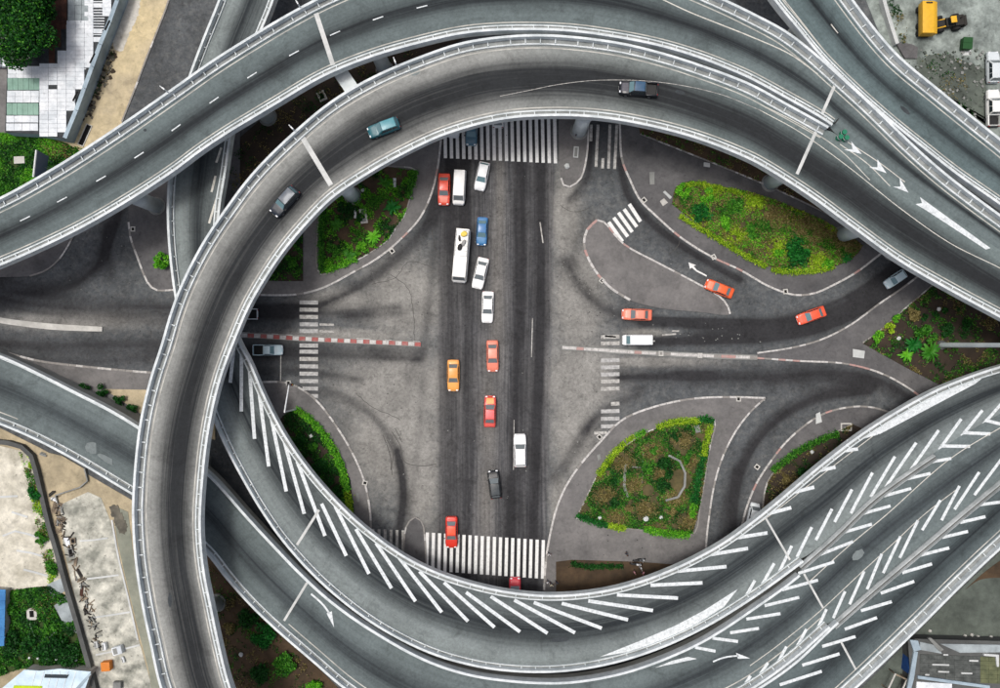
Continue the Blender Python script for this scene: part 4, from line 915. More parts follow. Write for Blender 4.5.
# yellow tipper skip and the wheel loader in the yard
def dump_and_loader():
    plain('machine_yellow', (222,172,44), .5, dirt=.2); plain('machine_dark', (44,42,38), .8)
    x, y, _ = P(926, 20, 1); t = empty('tipper_trailer', (x, y, .0), R(90)); t.scale = (.88, .88, .88); tag(t, 'yellow covered tipper trailer parked in the upper right dirt yard', 'trailer')
    b = MB(); prof = [(-1.1, .9), (-1.25, 2.1), (-.55, 2.45), (1.25, 2.5), (1.1, .9)]
    v = [(xx, a, z_) for xx in (-2.5, 2.5) for a, z_ in prof]; n = 5
    b.add(v, [tuple(range(n-1, -1, -1)), tuple(range(n, 2*n))]+[(i, (i+1) % n, n+(i+1) % n, n+i) for i in range(n)])
    bd = obj('skip_body', recalc(newmesh('skip_body', b.v, b.f, ['machine_yellow']), 30, .05), t)
    for xx in (-1.7, -.6, .6, 1.7):
        b = MB(); b.box(xx-.05, xx+.05, -1.27, -1.2, .95, 2.0); b.build('rib', ['machine_yellow'], bd)
    b = MB(); b.box(2.1, 2.3, -.3, .7, 2.5, 2.56); b.build('latch_bar', ['machine_dark'], bd)
    b = MB(); b.box(-2.6, 2.7, -.5, .5, .6, .9); b.build('chassis', ['machine_dark'], t)
    for xx in (-1.8, -.7, 1.9):
        for sg in (-1, 1): o = obj('wheel', wheel_mesh()['t'], t); o.location = (xx, sg*.95, .46); o.scale = (1.48, 1.6, 1.48)
    x, y, _ = P(950, 22, 1); t = empty('wheel_loader', (x, y, 0), R(8)); tag(t, 'small yellow and black wheel loader beside the yellow trailer', 'loader')
    b = MB(); b.box(-.6, .5, -.62, .62, .55, 1.2); b.box(-2.0, -.8, -.42, .42, .6, 1.15); b.build('chassis', ['machine_dark'], t)
    b = MB(); b.box(-.45, .35, -.45, .45, 2.0, 2.1); r_ = recalc(newmesh('cab_roof', b.v, b.f, ['machine_yellow']), 40, .03); cabn = MB(); cabn.box(-.4, .3, -.4, .4, 1.15, 2.0); c = cabn.build('cab', ['glass_dark'], t); obj('cab_roof', r_, c)
    b = MB(); b.box(.5, 1.7, -.7, .7, .7, 1.45); b.build('engine_cover', ['machine_dark'], t)
    b = MB(); b.box(1.7, 2.05, -.85, .55, .5, 1.5); b.build('counterweight', ['machine_dark'], t)
    for sg in (-1, 1):
        b = MB(); b.tube((-.7, sg*.5, 1.1), (-2.1, sg*.5, .6), .09); b.build('lift_arm', ['machine_yellow'], t)
    b = MB(); v = [(-2.1, -1.0, .2), (-2.9, -1.0, .15), (-2.7, -1.0, .75), (-2.1, -1.0, .8)]; b.add(v+[(a, 1.0, c_) for a, _, c_ in v], [(0,1,2,3), (7,6,5,4), (0,4,5,1), (1,5,6,2), (2,6,7,3), (3,7,4,0)]); b.build('bucket', ['machine_dark'], t)
    for xx in (-1.3, 1.0):
        for sg in (-1, 1): o = obj('wheel', wheel_mesh()['t'], t); o.location = (xx, sg*.85, .56); o.scale = (1.8, 2.2, 1.8)
    b = MB(); b.tube((1.2, .2, 1.4), (1.2, .2, 2.1), .06); b.build('exhaust_pipe', ['machine_dark'], t)
dump_and_loader()
# ------------------------------------------------------------------ vegetation
def leafcloud(C, size, jit=.35, flat=.5):
    """C: n x 3 centres -> n leaf quads (pointed rhombi) facing mostly upward with scatter"""
    n = len(C); nrm = RNG.normal(0, 1, (n, 3)); nrm[:, 2] = np.abs(nrm[:, 2])+flat; nrm /= np.linalg.norm(nrm, axis=1)[:, None]
    a = RNG.normal(0, 1, (n, 3)); a -= (a*nrm).sum(1)[:, None]*nrm; a /= np.linalg.norm(a, axis=1)[:, None]+1e-9; b = np.cross(nrm, a)
    s = size*(1+RNG.uniform(-jit, jit, n))[:, None]
    return np.stack([C-a*s, C-b*s*.5+nrm*s*.12, C+a*s, C+b*s*.5+nrm*s*.12], 1)
def blob_points(n, r, h, clumps=9, rough=.3):
    """points on lumpy clumps in a dome of radius r, height h"""
    cc = []
    for i in range(clumps):
        t = RNG.uniform(0, 2*np.pi); q = r*.68*np.sqrt(RNG.uniform(0.02, 1)); zz = h*(.38+.42*(1-(q/r)**2))*RNG.uniform(.75, 1.1)
        cc.append((q*np.cos(t), q*np.sin(t), zz, r*RNG.uniform(.24, .46)))
    cc = np.array(cc); k = RNG.integers(0, clumps, n); d = RNG.normal(0, 1, (n, 3)); d /= np.linalg.norm(d, axis=1)[:, None]
    rad = cc[k, 3]*RNG.uniform(.45, 1.08, n)
    p = cc[k, :3]+d*rad[:, None]*np.array([1, 1, min(1.0, h/r*.8)]); p[:, 2] = np.clip(p[:, 2], .05, None); return p
def shrub(px, rpx, h, m, label, group, n=None, clumps=None, name='shrub', cat='shrub', leaf=None, z=.15, stretch=1.0):
    r = rpx*SC; x, y, _ = P(*px, z); n = n or int(220*r*r+260); clumps = clumps or max(6, int(7*r))
    root = empty(name, (x, y, z-.1)); tag(root, label, cat, group)
    p = blob_points(n, r, h, clumps); p[:, 0] *= stretch
    obj('foliage', fastquads('foliage', leafcloud(p, leaf or min(.22, .09+.05*r)), m), root)
    b = MB()
    for i in range(4):
        t = i*1.6+random.random(); b.tube((0, 0, 0), (r*.35*math.cos(t), r*.35*math.sin(t), h*.6), .05*max(h, .6), .02, 6)
    b.build('stem', ['bark'], root); return root
def hedge(line, wpx, h, m, label, group='clipped hedges of the planted islands', dens=150, z=.15):
    q = resample(PA(spline(line, step=2), z), step=.3); c = q.mean(0); root = empty('hedge', tuple(c)); tag(root, label, 'hedge', group)
    L = .3*len(q); wd = wpx*SC*.95; n = int(L*wd*dens*1.6); k = RNG.integers(0, len(q), n)
    lump = 1+.25*np.sin(np.arange(len(q))*.9+RNG.uniform(0, 6))*RNG.uniform(.3, 1, len(q))
    p = q[k]-c; nn = normals2(q); off = RNG.uniform(-1, 1, n); wv = wd*.5*lump[k]
    p[:, :2] += nn[k]*(off*wv)[:, None]+RNG.normal(0, .12, (n, 2)); p[:, 2] = h*lump[k]*(1-.45*off**4)*RNG.uniform(.25, 1.05, n)
    obj('foliage', fastquads('foliage', leafcloud(p, .115), m), root)
    v, f = sweep(q-c, [(-wd*.2, 0), (-wd*.2, h*.5), (wd*.2, h*.5), (wd*.2, 0)], True); obj('twig_core', newmesh('twig_core', v, f, ['leaf_dark']), root); return root
def ground_cover(name, poly, dens, size, mats_, label, h=.25, z=.18, holes=(), thr=.0, cat='grass'):
    """low plants over a traced bed, thinned by slow random patches"""
    poly = np.asarray(poly, float); x0, y0 = poly.min(0); x1, y1 = poly.max(0); n = int((x1-x0)*(y1-y0)*SC*SC*dens)
    X, Y = RNG.uniform(x0, x1, n), RNG.uniform(y0, y1, n); k = inside(poly, X, Y)
    ph = RNG.uniform(0, 6, 8); fld = sum(np.sin(X*a+Y*b_+p) for a, b_, p in zip((.11,.23,-.17,.31,.05,.41,.6,-.5), (.19,-.13,.27,.22,.15,-.3,.4,.62), ph))/8
    k &= fld+RNG.normal(0, .12, n) > thr
    for (hx, hy, hr) in holes: k &= np.hypot(X-hx, Y-hy) > hr
    X, Y = X[k], Y[k]; p = PA(np.stack([X, Y], 1), z); p[:, 2] += RNG.uniform(.02, h, len(X))
    sel = RNG.integers(0, len(mats_), len(X)); fld2 = np.sin(X*.13+Y*.07+ph[0])+np.sin(X*.05-Y*.16+ph[1])+RNG.normal(0, .5, len(X)); sel = np.clip(((fld2+2)/4*len(mats_)).astype(int), 0, len(mats_)-1)
    q = leafcloud(p, size); me = fastquads(name, q, mats_[0])
    for m in mats_[1:]: me.materials.append(MATS[m])
    me.polygons.foreach_set('material_index', sel.astype(np.int32)); o = obj(name, me); tag(o, label, cat, kind='stuff'); return o
LEAF = {}
def frond_mesh(kind, m, L, wd, droop):
    key = (kind, m, L)
    if key not in LEAF:
        n = 7; v = []; f = []
        for i in range(n+1):
            t = i/n; xx = L*t*(1-.12*t); zz = L*(.55*t-droop*t*t); ww = wd*math.sin(math.pi*min(.999, .08+.92*t))**.7*(1 if kind == 'broad' else 1)
            v += [(xx, -ww, zz-.0+ww*.25), (xx, 0, zz), (xx, ww, zz+ww*.25)]
        for i in range(n):
            for j in range(2): f.append((i*3+j, i*3+j+1, (i+1)*3+j+1, (i+1)*3+j))
        LEAF[key] = newmesh('leaf', v, f, [m], smooth=True)
    return LEAF[key]
def broadleaf(px, rpx, m, label, n=11, z=.18, group='broad-leaved plants in the beds', name='broadleaf_plant'):
    x, y, _ = P(*px, z); root = empty(name, (x, y, z-.05)); tag(root, label, 'plant', group); L = rpx*SC*.82
    b = MB(); b.tube((0, 0, 0), (0, 0, L*.35), .09, .06, 7); b.build('stem', ['bark'], root)
    me = frond_mesh('broad', m, 1.0, .08, .62)
    for i in range(int(n*2.6)):
        o = obj('leaf', me, root); o.location = (0, 0, L*.3+random.uniform(-.05, .1)); s_ = L*random.uniform(.45, 1.15); o.scale = (s_, s_*random.uniform(.9, 1.4), s_*random.uniform(.5, 1.1)); o.rotation_euler = (random.uniform(-.35, .35), random.uniform(-.45, .25), i*2.4+random.uniform(-.2, .2))
    return root
# --- planting beds (soil with stone edging)
def bed(name, poly, m, edging=None, z=.17):
    o = tag(slab(name, poly, .02, z, m, smooth=False), kind='structure')
    if edging: kerb(edging, o, 'gwgg', .2, .22, .9, 'edging')
    return o
BA = [(320,190),(320,274),(335,271),(352,263),(375,250),(388,240),(396,228),(404,217),(411,195),(417,171),(385,166),(355,150),(330,160)]
bed('planting_bed', BA, 'soil', [(320,200),(320,274),(335,271),(352,263),(375,250),(388,240),(396,228),(404,217),(411,195),(417,171),(385,166)])
BB = [(225,275),(255,225),(290,200),(303,215),(303,281),(285,281),(245,280)]
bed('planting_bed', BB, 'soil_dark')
BS = [(270,430),(284,415),(297,407),(312,418),(328,435),(340,455),(350,480),(354,510),(353,540),(330,540),(290,490)]
bed('planting_bed', BS, 'soil_dark')
BC = [(672,204),(676,187),(690,181),(720,186),(750,192),(775,200),(800,210),(822,220),(845,233),(862,246),(850,260),(820,270),(790,273),(760,262),(720,240),(690,218)]
bed('planting_bed', SP(BC+[BC[0]], 4)[:-1], 'grass_soil')
BN = [(638,118),(640,134),(680,150),(720,166),(770,187),(815,208),(845,224),(868,245),(900,240),(850,190),(770,130),(700,100)]
bed('planting_bed', BN, 'soil', [(640,134),(680,150),(720,166),(770,187),(815,208),(845,224)])
BD = [(862,343),(880,330),(905,308),(925,291),(950,270),(1060,290),(1060,390),(940,385),(905,367),(880,353)]
bed('planting_bed', BD, 'soil_dark', [(862,343),(880,330),(905,308),(925,291),(950,270)])
BE = [(576,518),(586,498),(598,474),(612,456),(640,436),(662,426),(700,417),(714,419),(709,450),(700,505),(693,534),(665,532),(620,527)]
bed('planting_bed', BE, 'grass_soil', BE+[BE[0]])
BF = [(763,540),(763,500),(768,480),(778,467),(795,453),(815,440),(835,432),(852,424),(870,432),(800,510)]
bed('planting_bed', BF, 'soil_dark', BF[:8])
BG = [(556,562),(572,560),(640,562),(690,566),(690,640),(556,640)]
bed('dirt_patch', BG, 'soil')
BH = [(104,389),(150,390),(215,400),(215,440),(150,420)]
bed('dirt_patch', BH, 'soil_pale')
# --- ground cover
ground_cover('weeds', BA, 170, .12, ['leaf_mid', 'leaf_bright', 'leaf_dark'], 'low green weeds over the upper left planted island', .3, thr=.0)
ground_cover('weeds', BB, 110, .12, ['leaf_dark', 'leaf_mid'], 'dark weeds under the ring viaduct left of the path', .3, thr=-.05)
ground_cover('weeds', BS, 160, .12, ['leaf_dark', 'leaf_dark', 'leaf_mid'], 'dark ground cover in the crescent bed by the chevron viaduct', .28, thr=-.2)
ground_cover('weeds', BC, 260, .12, ['leaf_lime', 'leaf_dry', 'leaf_bright', 'leaf_dry', 'leaf_mid'], 'mixed dry and green weeds filling the long upper right bed', .4, thr=-.25)
ground_cover('weeds', BN, 70, .11, ['leaf_dry', 'leaf_dry', 'leaf_mid'], 'sparse dry weeds on the brown strip beside the ring viaduct', .2, thr=.12)
ground_cover('weeds', BD, 90, .12, ['leaf_dark', 'leaf_mid', 'leaf_dry'], 'patchy weeds in the triangular bed at the right edge', .3, thr=.08)
ground_cover('grass', BE, 260, .11, ['leaf_dry', 'leaf_mid', 'leaf_dark', 'leaf_dry'], 'tufty dry grass inside the hedged kite-shaped bed', .26, thr=-.2, holes=((680,480,11), (648,490,6)))
ground_cover('weeds', BF, 110, .11, ['leaf_dark', 'leaf_dry'], 'dull weeds in the narrow bed below the right slip road', .25, thr=.02)
ground_cover('weeds', [(765,204),(800,213),(845,234),(862,246),(852,254),(828,250),(800,238),(770,228)], 240, .12, ['leaf_dry', 'leaf_dry', 'leaf_mid'], 'brown dry weeds at the right end of the long upper right bed', .5, .25, thr=-.25)
# --- hedges
hd = hedge
hd([(598,474),(606,463),(614,453),(624,443)], 6, .8, 'leaf_lime', 'lime hedge on the upper left side of the kite-shaped bed')
hd([(627,441),(633,437)], 5, .7, 'leaf_lime', 'short lime hedge piece between two gaps of the kite-shaped bed')
hd([(636,436),(644,431)], 5, .7, 'leaf_bright', 'short bright green hedge piece left of the top hedge of the kite-shaped bed')
hd([(657,427),(668,423),(680,421),(697,420)], 6, .8, 'leaf_lime', 'lime hedge along the top of the kite-shaped bed')
hd([(698,420),(706,418),(711,422)], 6, .9, 'leaf_emerald', 'emerald hedge at the top right corner of the kite-shaped bed')
hd([(710,424),(707,436),(703,455)], 5, .8, 'leaf_lime', 'lime hedge at the upper right side of the kite-shaped bed')
hd([(702,457),(698,475),(695,493),(693,502)], 7, .8, 'leaf_emerald', 'emerald hedge along the right side of the kite-shaped bed')
hd([(693,503),(692,516)], 6, .8, 'leaf_bright', 'bright hedge end low on the right side of the kite-shaped bed')
hd([(577,515),(590,520),(607,525)], 6, .8, 'leaf_emerald', 'emerald hedge at the lower left corner of the kite-shaped bed')
hd([(608,525),(624,528)], 6, .8, 'leaf_lime', 'lime hedge piece at the bottom of the kite-shaped bed')
hd([(645,529),(660,532),(675,534),(688,534)], 7, .8, 'leaf_bright', 'loose green hedge at the bottom right of the kite-shaped bed')
hd([(297,409),(311,420),(323,433),(334,450),(342,468),(347,490)], 7, .8, 'leaf_bright', 'bright green hedge along the crescent bed by the chevron viaduct')
hd([(347,492),(350,505),(350,515)], 6, .7, 'leaf_lime', 'yellowish hedge end at the bottom of the crescent bed')
hd([(416,172),(412,185),(408,198)], 6, .9, 'leaf_mid', 'green hedge at the upper right edge of the upper left island')
hd([(323,205),(322,225),(322,250),(322,270)], 6, .9, 'leaf_mid', 'green hedge along the straight path of the upper left island')
hd([(326,271),(340,266),(356,259)], 6, .7, 'leaf_bright', 'bright low hedge at the lower tip of the upper left island')
hd([(680,216),(695,226),(712,236),(730,247),(748,258),(765,266)], 4.5, .6, 'leaf_lime', 'yellow-green border along the lower side of the long upper right bed')
hd([(772,270),(790,272),(812,271),(832,267)], 5, .6, 'leaf_lime', 'yellow-green border at the lower right of the long upper right bed')
hd([(684,186),(700,184),(716,188),(735,192),(760,200)], 4, .6, 'leaf_lime', 'yellow-green border along the top of the long upper right bed')
hd([(772,470),(790,456),(812,443),(836,433)], 6, .7, 'leaf_mid', 'dark green hedge along the bed below the right slip road')
hd([(572,563),(585,566),(600,566),(613,566)], 5, .5, 'leaf_dark', 'low dark hedge on the dirt patch near the lower crosswalk')
hd([(616,566),(622,566)], 4, .45, 'leaf_dark', 'tiny dark hedge tuft right of the dirt patch hedge')
# --- shrubs and plants
gA = 'shrubs in the planted islands'
bl = broadleaf
bl((393,208), 13, 'leaf_emerald', 'large broad-leaved plant nearest the right kerb of the upper left island', 16)
bl((385,183), 11, 'leaf_mid', 'broad-leaved plant near the top of the upper left island', 12)
bl((374,237), 11, 'leaf_bright', 'bright broad-leaved plant at the lower right of the upper left island', 13)
bl((350,255), 10, 'leaf_mid', 'broad-leaved plant at the lower tip of the upper left island', 12)
bl((352,195), 9, 'leaf_mid', 'broad-leaved plant beside the pier of the upper left island', 11)
bl((337,225), 10, 'leaf_mid', 'broad-leaved plant in the middle left of the upper left island', 12)
for i, (px, r_, h, m, lab) in enumerate([
 ((345,208), 8, .8, 'leaf_dark', 'dark shrub by the ring parapet in the upper left island'), ((332,250), 8, .7, 'leaf_mid', 'round green shrub near the hedge of the upper left island'),
 ((362,246), 7, .8, 'leaf_bright', 'bright shrub between the two lower broad-leaved plants'), ((360,218), 5, .5, 'leaf_dark', 'small dark shrub beside the concrete slab of the upper left island'),
 ((292,262), 8, .9, 'leaf_mid', 'green shrub by the path under the ring viaduct'), ((272,270), 7, .8, 'leaf_dark', 'dark shrub deep under the ring viaduct left of the path'), ((296,240), 7, .9, 'leaf_dark', 'dark shrub at the upper end of the bed left of the path'),
 ((682,190), 9, .9, 'leaf_bright', 'bright shrub at the left tip of the long upper right bed'), ((700,214), 12, .9, 'leaf_emerald', 'emerald shrub in the left part of the long upper right bed'), ((708,196), 9, .7, 'leaf_bright', 'light shrub near the top left of the long upper right bed'), ((724,224), 9, .7, 'leaf_bright', 'light green shrub along the lower middle of the long upper right bed'),
 ((735,206), 11, .8, 'leaf_mid', 'green shrub in the centre of the long upper right bed'), ((752,232), 10, .8, 'leaf_mid', 'green shrub below centre in the long upper right bed'), ((770,216), 9, .6, 'leaf_dry', 'brownish dry shrub in the long upper right bed'), ((797,252), 15, 1.1, 'leaf_emerald', 'largest dark green shrub in the right half of the long upper right bed'), ((778,256), 8, .7, 'leaf_bright', 'light shrub left of the largest shrub in the long upper right bed'), ((826,262), 8, .8, 'leaf_bright', 'pale green shrub at the lower right of the long upper right bed'), ((815,240), 10, .6, 'leaf_dry', 'dry bush at the right end of the long upper right bed'), ((757,202), 9, .7, 'leaf_lime', 'yellow-green shrub at the top middle of the long upper right bed'),
 ((876,336), 8, .9, 'leaf_bright', 'bright shrub at the left point of the triangular right bed'), ((890,328), 7, .8, 'leaf_lime', 'lime shrub along the kerb of the triangular right bed'), ((912,316), 9, .7, 'leaf_dry', 'dry grassy bush by the kerb in the triangular right bed'), ((925,334), 12, 1.2, 'leaf_mid', 'round green shrub in the middle of the triangular right bed'), ((945,330), 9, 1.0, 'leaf_dark', 'dark shrub above the lamp mast base'), ((965,325), 6, .8, 'leaf_dark', 'small dark shrub near the ring viaduct edge in the right bed'), ((895,318), 6, .7, 'leaf_bright', 'small bright shrub close to the kerb in the right bed'),
 ((164,262), 11, 1.6, 'leaf_bright', 'bright bush pressed against the left viaduct near the left side road'),
 ((800,470), 7, .7, 'leaf_dark', 'dark shrub in the bed below the right slip road'), ((785,480), 6, .6, 'leaf_dry', 'dry shrub at the bottom of the bed below the right slip road'),
 ((300,440), 9, .8, 'leaf_dark', 'dark shrub at the upper end of the crescent bed'), ((320,465), 10, .8, 'leaf_dark', 'dark shrub in the middle of the crescent bed'), ((336,495), 9, .8, 'leaf_dark', 'dark shrub at the lower end of the crescent bed'), ((312,446), 6, .6, 'leaf_mid', 'small green shrub near the hedge of the crescent bed'),
 ((665,468), 12, 1.5, 'leaf_dark', 'dark round tree-like bush at the centre of the kite-shaped bed'), ((662,486), 9, 1.0, 'leaf_dark', 'dark shrub just below the central bush of the kite-shaped bed'), ((614,480), 6, .6, 'leaf_dark', 'small dark shrub in the left half of the kite-shaped bed'), ((614,502), 7, .6, 'leaf_dark', 'dark shrub in the lower left of the kite-shaped bed'), ((628,508), 6, .5, 'leaf_dry', 'dry tuft in the lower middle of the kite-shaped bed'), ((676,436), 6, .6, 'leaf_dark', 'dark shrub below the top hedge of the kite-shaped bed'), ((688,458), 7, .7, 'leaf_mid', 'green shrub by the right hedge of the kite-shaped bed'), ((648,470), 7, .5, 'leaf_mid', 'low green shrub left of the central bush'), ((670,512), 7, .5, 'leaf_dry', 'dry bush near the bottom hedge of the kite-shaped bed'), ((655,450), 6, .5, 'leaf_mid', 'low green shrub above the central bush'),
 ((248,614), 13, 1.4, 'leaf_dark', 'dark bush on the soil between the ring and the low viaduct'), ((265,635), 14, 1.3, 'leaf_emerald', 'emerald bush touching the low viaduct parapet at the bottom'), ((285,665), 15, 1.2, 'leaf_mid', 'wide green bush between two dirt paths at the bottom'), ((262,672), 13, 1.0, 'leaf_dark', 'dark bush at the bottom edge left of the green bush'), ((315,684), 9, .9, 'leaf_bright', 'bright bush at the bottom edge under the low viaduct'), ((228,628), 8, .6, 'leaf_dry', 'brown dry bush beside the ring viaduct at the bottom'),
 ((86,386), 7, 1.1, 'leaf_dark', 'dark shrub at the left end of the row above the low viaduct'), ((103,391), 8, 1.2, 'leaf_dark', 'second dark shrub of the row above the low viaduct'), ((120,399), 8, 1.2, 'leaf_dark', 'third dark shrub of the row above the low viaduct'), ((134,408), 7, 1.2, 'leaf_dark', 'dark shrub of the row nearest the ring viaduct'),
 ]): shrub(px, r_, h, m, lab, gA)
bl((928,352), 15, 'leaf_mid', 'large broad-leaved plant below the lamp mast in the right bed', 20)
bl((912,345), 13, 'leaf_emerald', 'broad-leaved plant left of the large one in the right bed', 15)
bl((905,355), 11, 'leaf_bright', 'broad-leaved plant nearest the pavement in the right bed', 13)
bl((845,258), 9, 'leaf_emerald', 'broad-leaved plant at the right tip of the long upper right bed', 11)
# dark round tyres? (planting holes) left as low dark shrubs
for i, (px, r_) in enumerate([((923,318), 5), ((935,314), 4), ((944,311), 4), ((957,309), 3.5), ((966,323), 5)]):
    shrub(px, r_, .5, 'leaf_dark', ['first', 'second', 'third', 'fourth', 'last'][i]+' small dark clump from the left near the lamp mast', 'row of small dark clumps in the right bed')

# --- big tree over the warehouse
def tree(px, rpx, zc, m_list, label, n=9000):
    x, y, _ = P(*px, zc); root = empty('tree', (x, y, 0)); tag(root, label, 'tree'); r = rpx*(HC-zc)/FPX
    b = MB(); b.tube((0, 0, -.1), (.2, .1, zc*.55), .38, .26, 12)
    for i in range(7):
        t = i*.9; b.tube((.2, .1, zc*.5), (r*.62*math.cos(t), r*.62*math.sin(t), zc*.95+random.uniform(-.5, .6)), .17, .05, 8)
    b.build('trunk', ['bark'], root)
    cc = []
    for i in range(52):
        t = RNG.uniform(0, 6.283); q = r*.8*np.sqrt(RNG.uniform(0, 1)); cc.append((q*np.cos(t), q*np.sin(t), zc+ (1-(q/r)**2)*r*.55*RNG.uniform(.4, 1.1), r*RNG.uniform(.18, .33)))
    cc = np.array(cc)
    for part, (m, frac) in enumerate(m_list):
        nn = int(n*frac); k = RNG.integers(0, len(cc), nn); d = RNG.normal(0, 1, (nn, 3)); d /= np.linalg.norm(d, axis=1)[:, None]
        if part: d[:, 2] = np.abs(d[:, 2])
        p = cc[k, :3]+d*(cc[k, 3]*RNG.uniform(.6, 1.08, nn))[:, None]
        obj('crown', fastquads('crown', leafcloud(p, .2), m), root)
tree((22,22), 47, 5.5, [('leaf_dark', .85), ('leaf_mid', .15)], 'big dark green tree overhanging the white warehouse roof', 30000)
# ------------------------------------------------------------------ corner plots
def rag(l, a=1.3):
    q = spline(l, step=1.6)[:-1]; return [tuple(p_) for p_ in q+np.cumsum(RNG.normal(0, a*.5, q.shape), 0)*0+RNG.normal(0, a*.55, q.shape)]
def plot(name, poly, m, z=.05, smooth=False): return tag(slab(name, poly, -.06, z, m, smooth=smooth), kind='structure')
paving_line = 'concrete_rim'
# upper left: dirt verge, lawn, yard
mat('dirt_verge', (206,190,150), (176,164,138), .12, 1.6, .36, spots=.4)
mat('patch_pale', (214,212,204), (176,172,160), .5, 3, .3, spots=.3); mat('patch_dark', (112,108,96), (80,78,70), .6, 3, .4)
pl = plot('dirt_verge', [(110,-70),(186,-70),(169,0),(157,32),(146,60),(134,92),(122,122),(100,170),(40,170),(40,130),(60,100),(95,40)], 'dirt_verge', .06)
kerb([(186,-70),(169,0),(157,32),(146,60),(134,92),(122,122)], pl, 'gggggw', .25, .14)
plot('concrete_patch', rag([(131,-30),(140,0),(137,18),(128,36),(121,52),(113,46),(116,30),(124,8),(126,-20),(131,-30)]), 'patch_pale', .075)
b = MB()
for i in range(160):
    t = random.random(); px, py = 116-30*t+random.gauss(0, 3.0), 48+66*t+random.gauss(0, 3); x, y, _ = P(px, py, .1); s_ = random.uniform(.05, .28); b.box(x-s_, x+s_, y-s_*.7, y+s_*.7, .03, .08+s_*.5, random.choice((0, 0, 1)), random.uniform(0, 3))
tag(b.build('rubble', ['patch_dark', 'soil_dark']), 'dark rubble strewn along the warehouse side of the dirt verge', 'rubble', kind='stuff')
plot('yard', [(-80,-70),(110,-70),(70,110),(40,135),(-80,135)], 'paving', .05)
lawn = [(-60,132),(5,133),(40,136),(66,143),(82,152),(90,160),(60,190),(-60,250)]
plot('lawn', lawn, 'turf', .08)
ground_cover('grass', lawn, 170, .13, ['leaf_mid', 'leaf_dark', 'leaf_mid', 'leaf_bright'], 'green weedy grass beside the warehouse at the left edge', .35, .08, thr=-.3)
ground_cover('weeds', [(38,138),(60,142),(88,150),(80,170),(50,176)], 150, .12, ['leaf_dry', 'leaf_mid'], 'dry weeds between the lawn and the dirt verge', .3, .1, thr=-.1)
ground_cover('weeds', [(96,70),(112,50),(116,56),(98,95),(82,112),(80,105)], 60, .10, ['leaf_dark', 'leaf_dry'], 'dark scrub along the foot of the warehouse wall', .3, .1, thr=.0)
mat('roof_white', (234,238,240), (196,203,207), .5, 4, .16, spots=.22); mat('roof_rust', (96,62,48), (58,40,34), .8, 5, .3); mat('roof_grey', (166,176,178), (128,136,138), .4, 4, .2)
mat('skylight_green', (128,164,148), (100,136,120), .4, 6, .15, .4); mat('gutter_grey', (168,186,196), (134,150,160), .3, 4, .15); mat('roof_batten', (70,74,76), (44,46,48), .8, 5, .3); mat('wall_plaster', (186,184,176), (150,148,140), .4, 4, .2)
mat('roof_bluewhite', (214,232,240), (180,202,214), .4, 4, .1); mat('roof_lime', (196,214,44), (160,184,30), .6, 4, .12); mat('roof_blue', (74,134,186), (56,108,160), .5, 4, .15); mat('tile_dark', (92,96,93), (62,66,64), .9, 6, .3); mat('tile_olive', (104,108,78), (80,86,62), .9, 6, .3); mat('wall_blue', (36,84,150), (28,66,122), .5, 4, .15)
